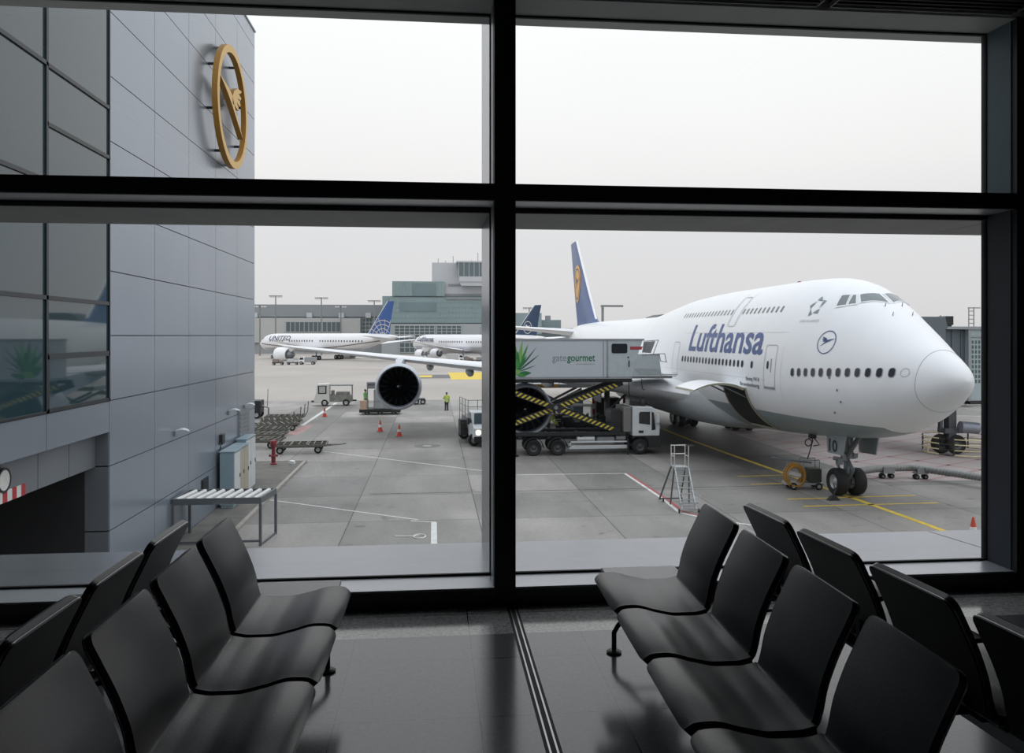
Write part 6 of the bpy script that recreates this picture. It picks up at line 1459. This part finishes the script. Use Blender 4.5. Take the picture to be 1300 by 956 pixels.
# ------------------------------------------------------------------ conditioned-air duct on trolleys
t = thing('air_duct', 'long silver corrugated air duct on small trolleys, from the nose wheels to the right', 'duct', (24.4, 39.4, 0))
pts = [(20.3, 37.6), (21.8, 38.6), (23.4, 39.2), (24.6, 39.2), (25.6, 37.9), (26.8, 35.3), (29, 30.5), (31, 26.5)]
tt = [0]
for a, b in zip(pts, pts[1:]): tt.append(tt[-1]+math.dist(a, b))
fx, fy = pchip(tt, [p[0] for p in pts]), pchip(tt, [p[1] for p in pts]); N_ = 230
P_ = [(fx(tt[-1]*k/N_)-24.4, fy(tt[-1]*k/N_)-39.4, 0.52) for k in range(N_+1)]
mb = MB(); mb.tube(P_, [0.17+(0.018 if k % 2 else -0.012) for k in range(N_+1)], 12); mb.build('hose', mat('duct_silver_fabric', (0.24, 0.25, 0.24), 0.5, 0.2), t, smooth=30)
for x, y in ((23.4, 39.2), (25.0, 38.8)):
    mb = MB(); mb.box(x-24.4-0.30, x-24.4+0.30, y-39.4-0.25, y-39.4+0.25, 0.28, 0.34); mb.box(x-24.4-0.3, x-24.4+0.3, y-39.65, y-39.6, 0.34, 0.62); mb.build('trolley', tg, t)
    for dx in (-0.24, 0.24): wheel(t, (x-24.4+dx, y-39.4, 0.13), 0.13, 0.3)

# ------------------------------------------------------------------ passenger bridge
jb = thing('jet_bridge', 'grey passenger boarding bridge with slotted side wall behind the jumbo nose', 'jet bridge', (33, 47, 0))
jg = mat('bridge_panel_grey', (0.30, 0.33, 0.35), 0.5, var=0.04); jd = mat('bridge_dark_panel', (0.12, 0.15, 0.17), 0.5); jt = mat('bridge_pale_teal', (0.38, 0.45, 0.47), 0.4, var=0.05)
mb = MB(); mb.box(-2.1, -0.4, -1.0, 2.6, 3.6, 7.75); mb.box(-1.35, -1.25, -1.06, -1.0, 3.6, 7.75); mb.box(-0.75, -0.68, -1.06, -1.0, 3.6, 7.75); mb.build('rotating_section', jd, jb)
mb = MB(); mb.box(-0.45, 14, -1.3, 2.4, 3.4, 7.85); mb.build('tunnel', jt, jb)
mb = MB(); mb.box(-2.2, 14, -1.45, 2.6, 7.78, 7.95); mb.box(-0.5, -0.35, -1.4, -1.25, 3.4, 7.8); mb.box(-0.4, 14, -1.38, -1.28, 7.3, 7.42); mb.build('roof', jg, jb)
mb = MB()
for r in range(9):
    for k in range(60): x = -0.22+0.215*k; mb.box(x, x+0.10, -1.33, -1.28, 4.5+0.30*r, 4.5+0.30*r+0.2)
mb.build('slot_openings', mat('slot_dark', (0.10, 0.13, 0.14), 0.5), jb)
mb = MB(); mb.box(-0.4, 14, -1.4, -0.9, 3.2, 3.42); mb.build('cable_tray', tk, jb)
mb = MB(); mb.box(-4.6, -2.1, -1.6, 2.4, 4.0, 8.55, 0); mb.build('bridge_head', jd, jb, bevel=0.05)
mb = MB(); mb.prism([(-2.6, 8.55), (-2.1, 8.5), (-1.9, 7.9), (-2.6, 7.3)], 'y', -1.5, 2.3); mb.build('head_roof', jd, jb)
mb = MB(); mb.box(-1.45, -1.05, -0.6, 0.0, 7.95, 8.05); mb.box(-1.5, -1.0, -0.7, 0.1, 8.05, 8.6); mb.build('roof_unit', tk, jb)
mb = MB(); mb.lathe([(0.22, 7.9), (0.22, 8.1), (0.14, 8.25), (0, 8.3)], (-1.95, -1.0, 0), n=14); mb.build('camera_dome', wht_s, jb, smooth=40)
mb = MB(); mb.lathe([(0.08, 8.25), (0.10, 8.55), (0, 8.65)], (-2.05, -1.0, 0), n=10); mb.build('beacon', mat('beacon_brown_red', (0.12, 0.03, 0.02), 0.4), jb)
mb = MB()
for x in (-0.35, -0.02): mb.tube([(x, -1.2, 7.9), (x, -1.2, 9.1)], 0.035, 6)
for z in (8.15, 8.4, 8.65, 8.9): mb.tube([(-0.35, -1.2, z), (-0.02, -1.2, z)], 0.025, 6)
mb.tube([(-0.4, -1.2, 9.1), (0.4, -1.2, 9.1)], 0.035, 6); mb.build('roof_ladder', mat('ladder_grey', (0.30, 0.31, 0.32), 0.5), jb)
mb = MB(); mb.box(-0.95, -0.45, -0.2, 0.35, 0.9, 3.6); mb.box(-1.4, -1.22, 0, 0.25, 1.4, 3.6); mb.box(-1.25, 0.0, -0.3, 0.5, 1.3, 1.6); mb.build('lift_column', mat('column_dark', (0.09, 0.10, 0.11), 0.4, 0.3), jb)
mb = MB(); mb.tube([(-0.35, -0.4, 1.72), (0.75, -0.5, 1.62)], 0.36, 14); mb.build('drive_motor', mat('motor_grey_blue', (0.27, 0.29, 0.34), 0.4, 0.3), jb, smooth=40)
for x in (-1.15, -0.45): wheel(jb, (x, -0.6*x-0.4, 0.6), 0.6, 0.5, axis='y', mr=trk_rim)
mb = MB(); mb.box(-1.3, -0.1, 0.1, 0.4, 0.5, 0.9); mb.build('bogie', tk, jb)
# guard ring round the wheels
fy_ = mat('guard_ring_yellow', (0.62, 0.56, 0.32), 0.5); fk = mat('guard_ring_black', (0.03, 0.03, 0.03), 0.5)
mb = MB(); n = 32; R0 = 2.2
for z in (0.12, 0.42, 0.76, 1.08):
    for k in range(n):
        if z == 1.08 and k % 8 in (3,): continue
        a, b = 2*PI*k/n, 2*PI*(k+1)/n; mb.tube([(R0*math.cos(a), R0*math.sin(a), z), (R0*math.cos(b), R0*math.sin(b), z)], 0.035, 6, mi=1 if (k//2) % 3 == 0 else 0, caps=False)
for k in range(0, n, 4): a = 2*PI*k/n; mb.tube([(R0*math.cos(a), R0*math.sin(a), 0.1), (R0*math.cos(a), R0*math.sin(a), 1.1)], 0.05, 6, mi=(k//4) % 2)
mb.build('guard_ring', [fy_, fk], jb)
# row of stones beyond
t = thing('stone_heap', 'row of pale stones on the ground behind the nose at the right', 'stones', (57, 78.5, 0))
rnd = random.Random(5); mb = MB()
for k in range(60):
    x, y, z, r = rnd.uniform(-8, 8), rnd.uniform(-1, 1), 0, rnd.uniform(0.25, 0.5); n = 7; R_ = []
    zz = rnd.uniform(0, 0.6)
    for j in range(5):
        a = -PI/2+PI*j/4*0.999; R_.append([(x+r*max(0.05, math.cos(a))*math.cos(2*PI*q/n)*rnd.uniform(.8, 1.2), y+r*max(0.05, math.cos(a))*math.sin(2*PI*q/n)*rnd.uniform(.8, 1.2), r*0.8+zz+r*0.7*math.sin(a)) for q in range(n)])
    mb.rings(R_)
o = mb.build('rubble', mat('pale_stone', (0.24, 0.24, 0.22), 0.8, var=0.3, scale=2), t); t['kind'] = 'stuff'

# ------------------------------------------------------------------ small traffic far across the apron
def far_truck(loc, rz, label, m, L_=5, h=2.4):
    t = thing('apron_vehicle', label, 'vehicle', loc, rz)
    mb = MB(); mb.box(-L_/2, L_/2-1.6, -1.0, 1.0, 0.6, h); mb.build('body', m, t, bevel=0.08)
    mb = MB(); mb.prism([(L_/2-1.6, 0.5), (L_/2, 0.5), (L_/2, 1.1), (L_/2-0.4, 1.9), (L_/2-1.6, 2.0)], 'y', -0.95, 0.95); c = mb.build('cab', white, t, bevel=0.06)
    mb = MB(); mb.prism([(L_/2-1.3, 1.25), (L_/2-0.25, 1.25), (L_/2-0.55, 1.8), (L_/2-1.3, 1.85)], 'y', -0.97, 0.97); mb.build('side_glass', drk, c)
    for x in (-L_/2+0.8, L_/2-0.8):
        for y in (-0.9, 0.9): wheel(t, (x, y, 0.42), 0.42, 0.28)
    return t
def far_cart(loc, rz, label, m):
    t = thing('loaded_baggage_cart', label, 'cart', loc, rz)
    mb = MB(); mb.box(-1.4, 1.4, -0.8, 0.8, 0.45, 0.6); mb.build('deck', tk, t)
    mb = MB(); mb.box(-1.3, 0.2, -0.7, 0.7, 0.6, 1.5); mb.box(0.25, 1.2, -0.7, 0.7, 0.6, 1.2); mb.build('load', m, t, bevel=0.08)
    for x in (-1.0, 1.0):
        for y in (-0.7, 0.7): wheel(t, (x, y, 0.28), 0.28, 0.2)
    return t
lg = mat('load_grey', (0.30, 0.31, 0.32), 0.6); lw_ = mat('load_pale', (0.55, 0.55, 0.55), 0.6); lb = mat('load_brown', (0.24, 0.20, 0.18), 0.7)
far_cart((-38.8, 205, 0), 0.0, 'dark loaded cart below the distant engine, first of its train', lb)
far_cart((-35.4, 206, 0), 0.0, 'pale loaded cart second in the train below the distant airliner', lw_)
far_truck((-32.0, 208, 0), PI, 'grey apron vehicle at the right end of the train below the airliner', lg, 4.5, 1.9)
far_truck((-62, 214, 0), 0, 'white apron vehicle just past the grey building corner', lw_, 5, 2.2)
far_truck((6.2, 226, 0), 0, 'white van below the nearer engine of the four-engined airliner', lw_, 5, 2.3)
far_cart((9.8, 222, 0), 0.1, 'brown loaded cart beside the white van under the far airliner', lb)
far_cart((13.2, 219, 0), 0.1, 'grey loaded cart near the far airliner wheels', lg)
far_truck((-1, 214, 0), PI, 'pale vehicle left of the white van under the far airliner', lg, 5, 1.8)
far_truck((16.0, 214, 0), 0, 'dark vehicle next to the mullion below the far airliner', tk, 4.5, 2.4)
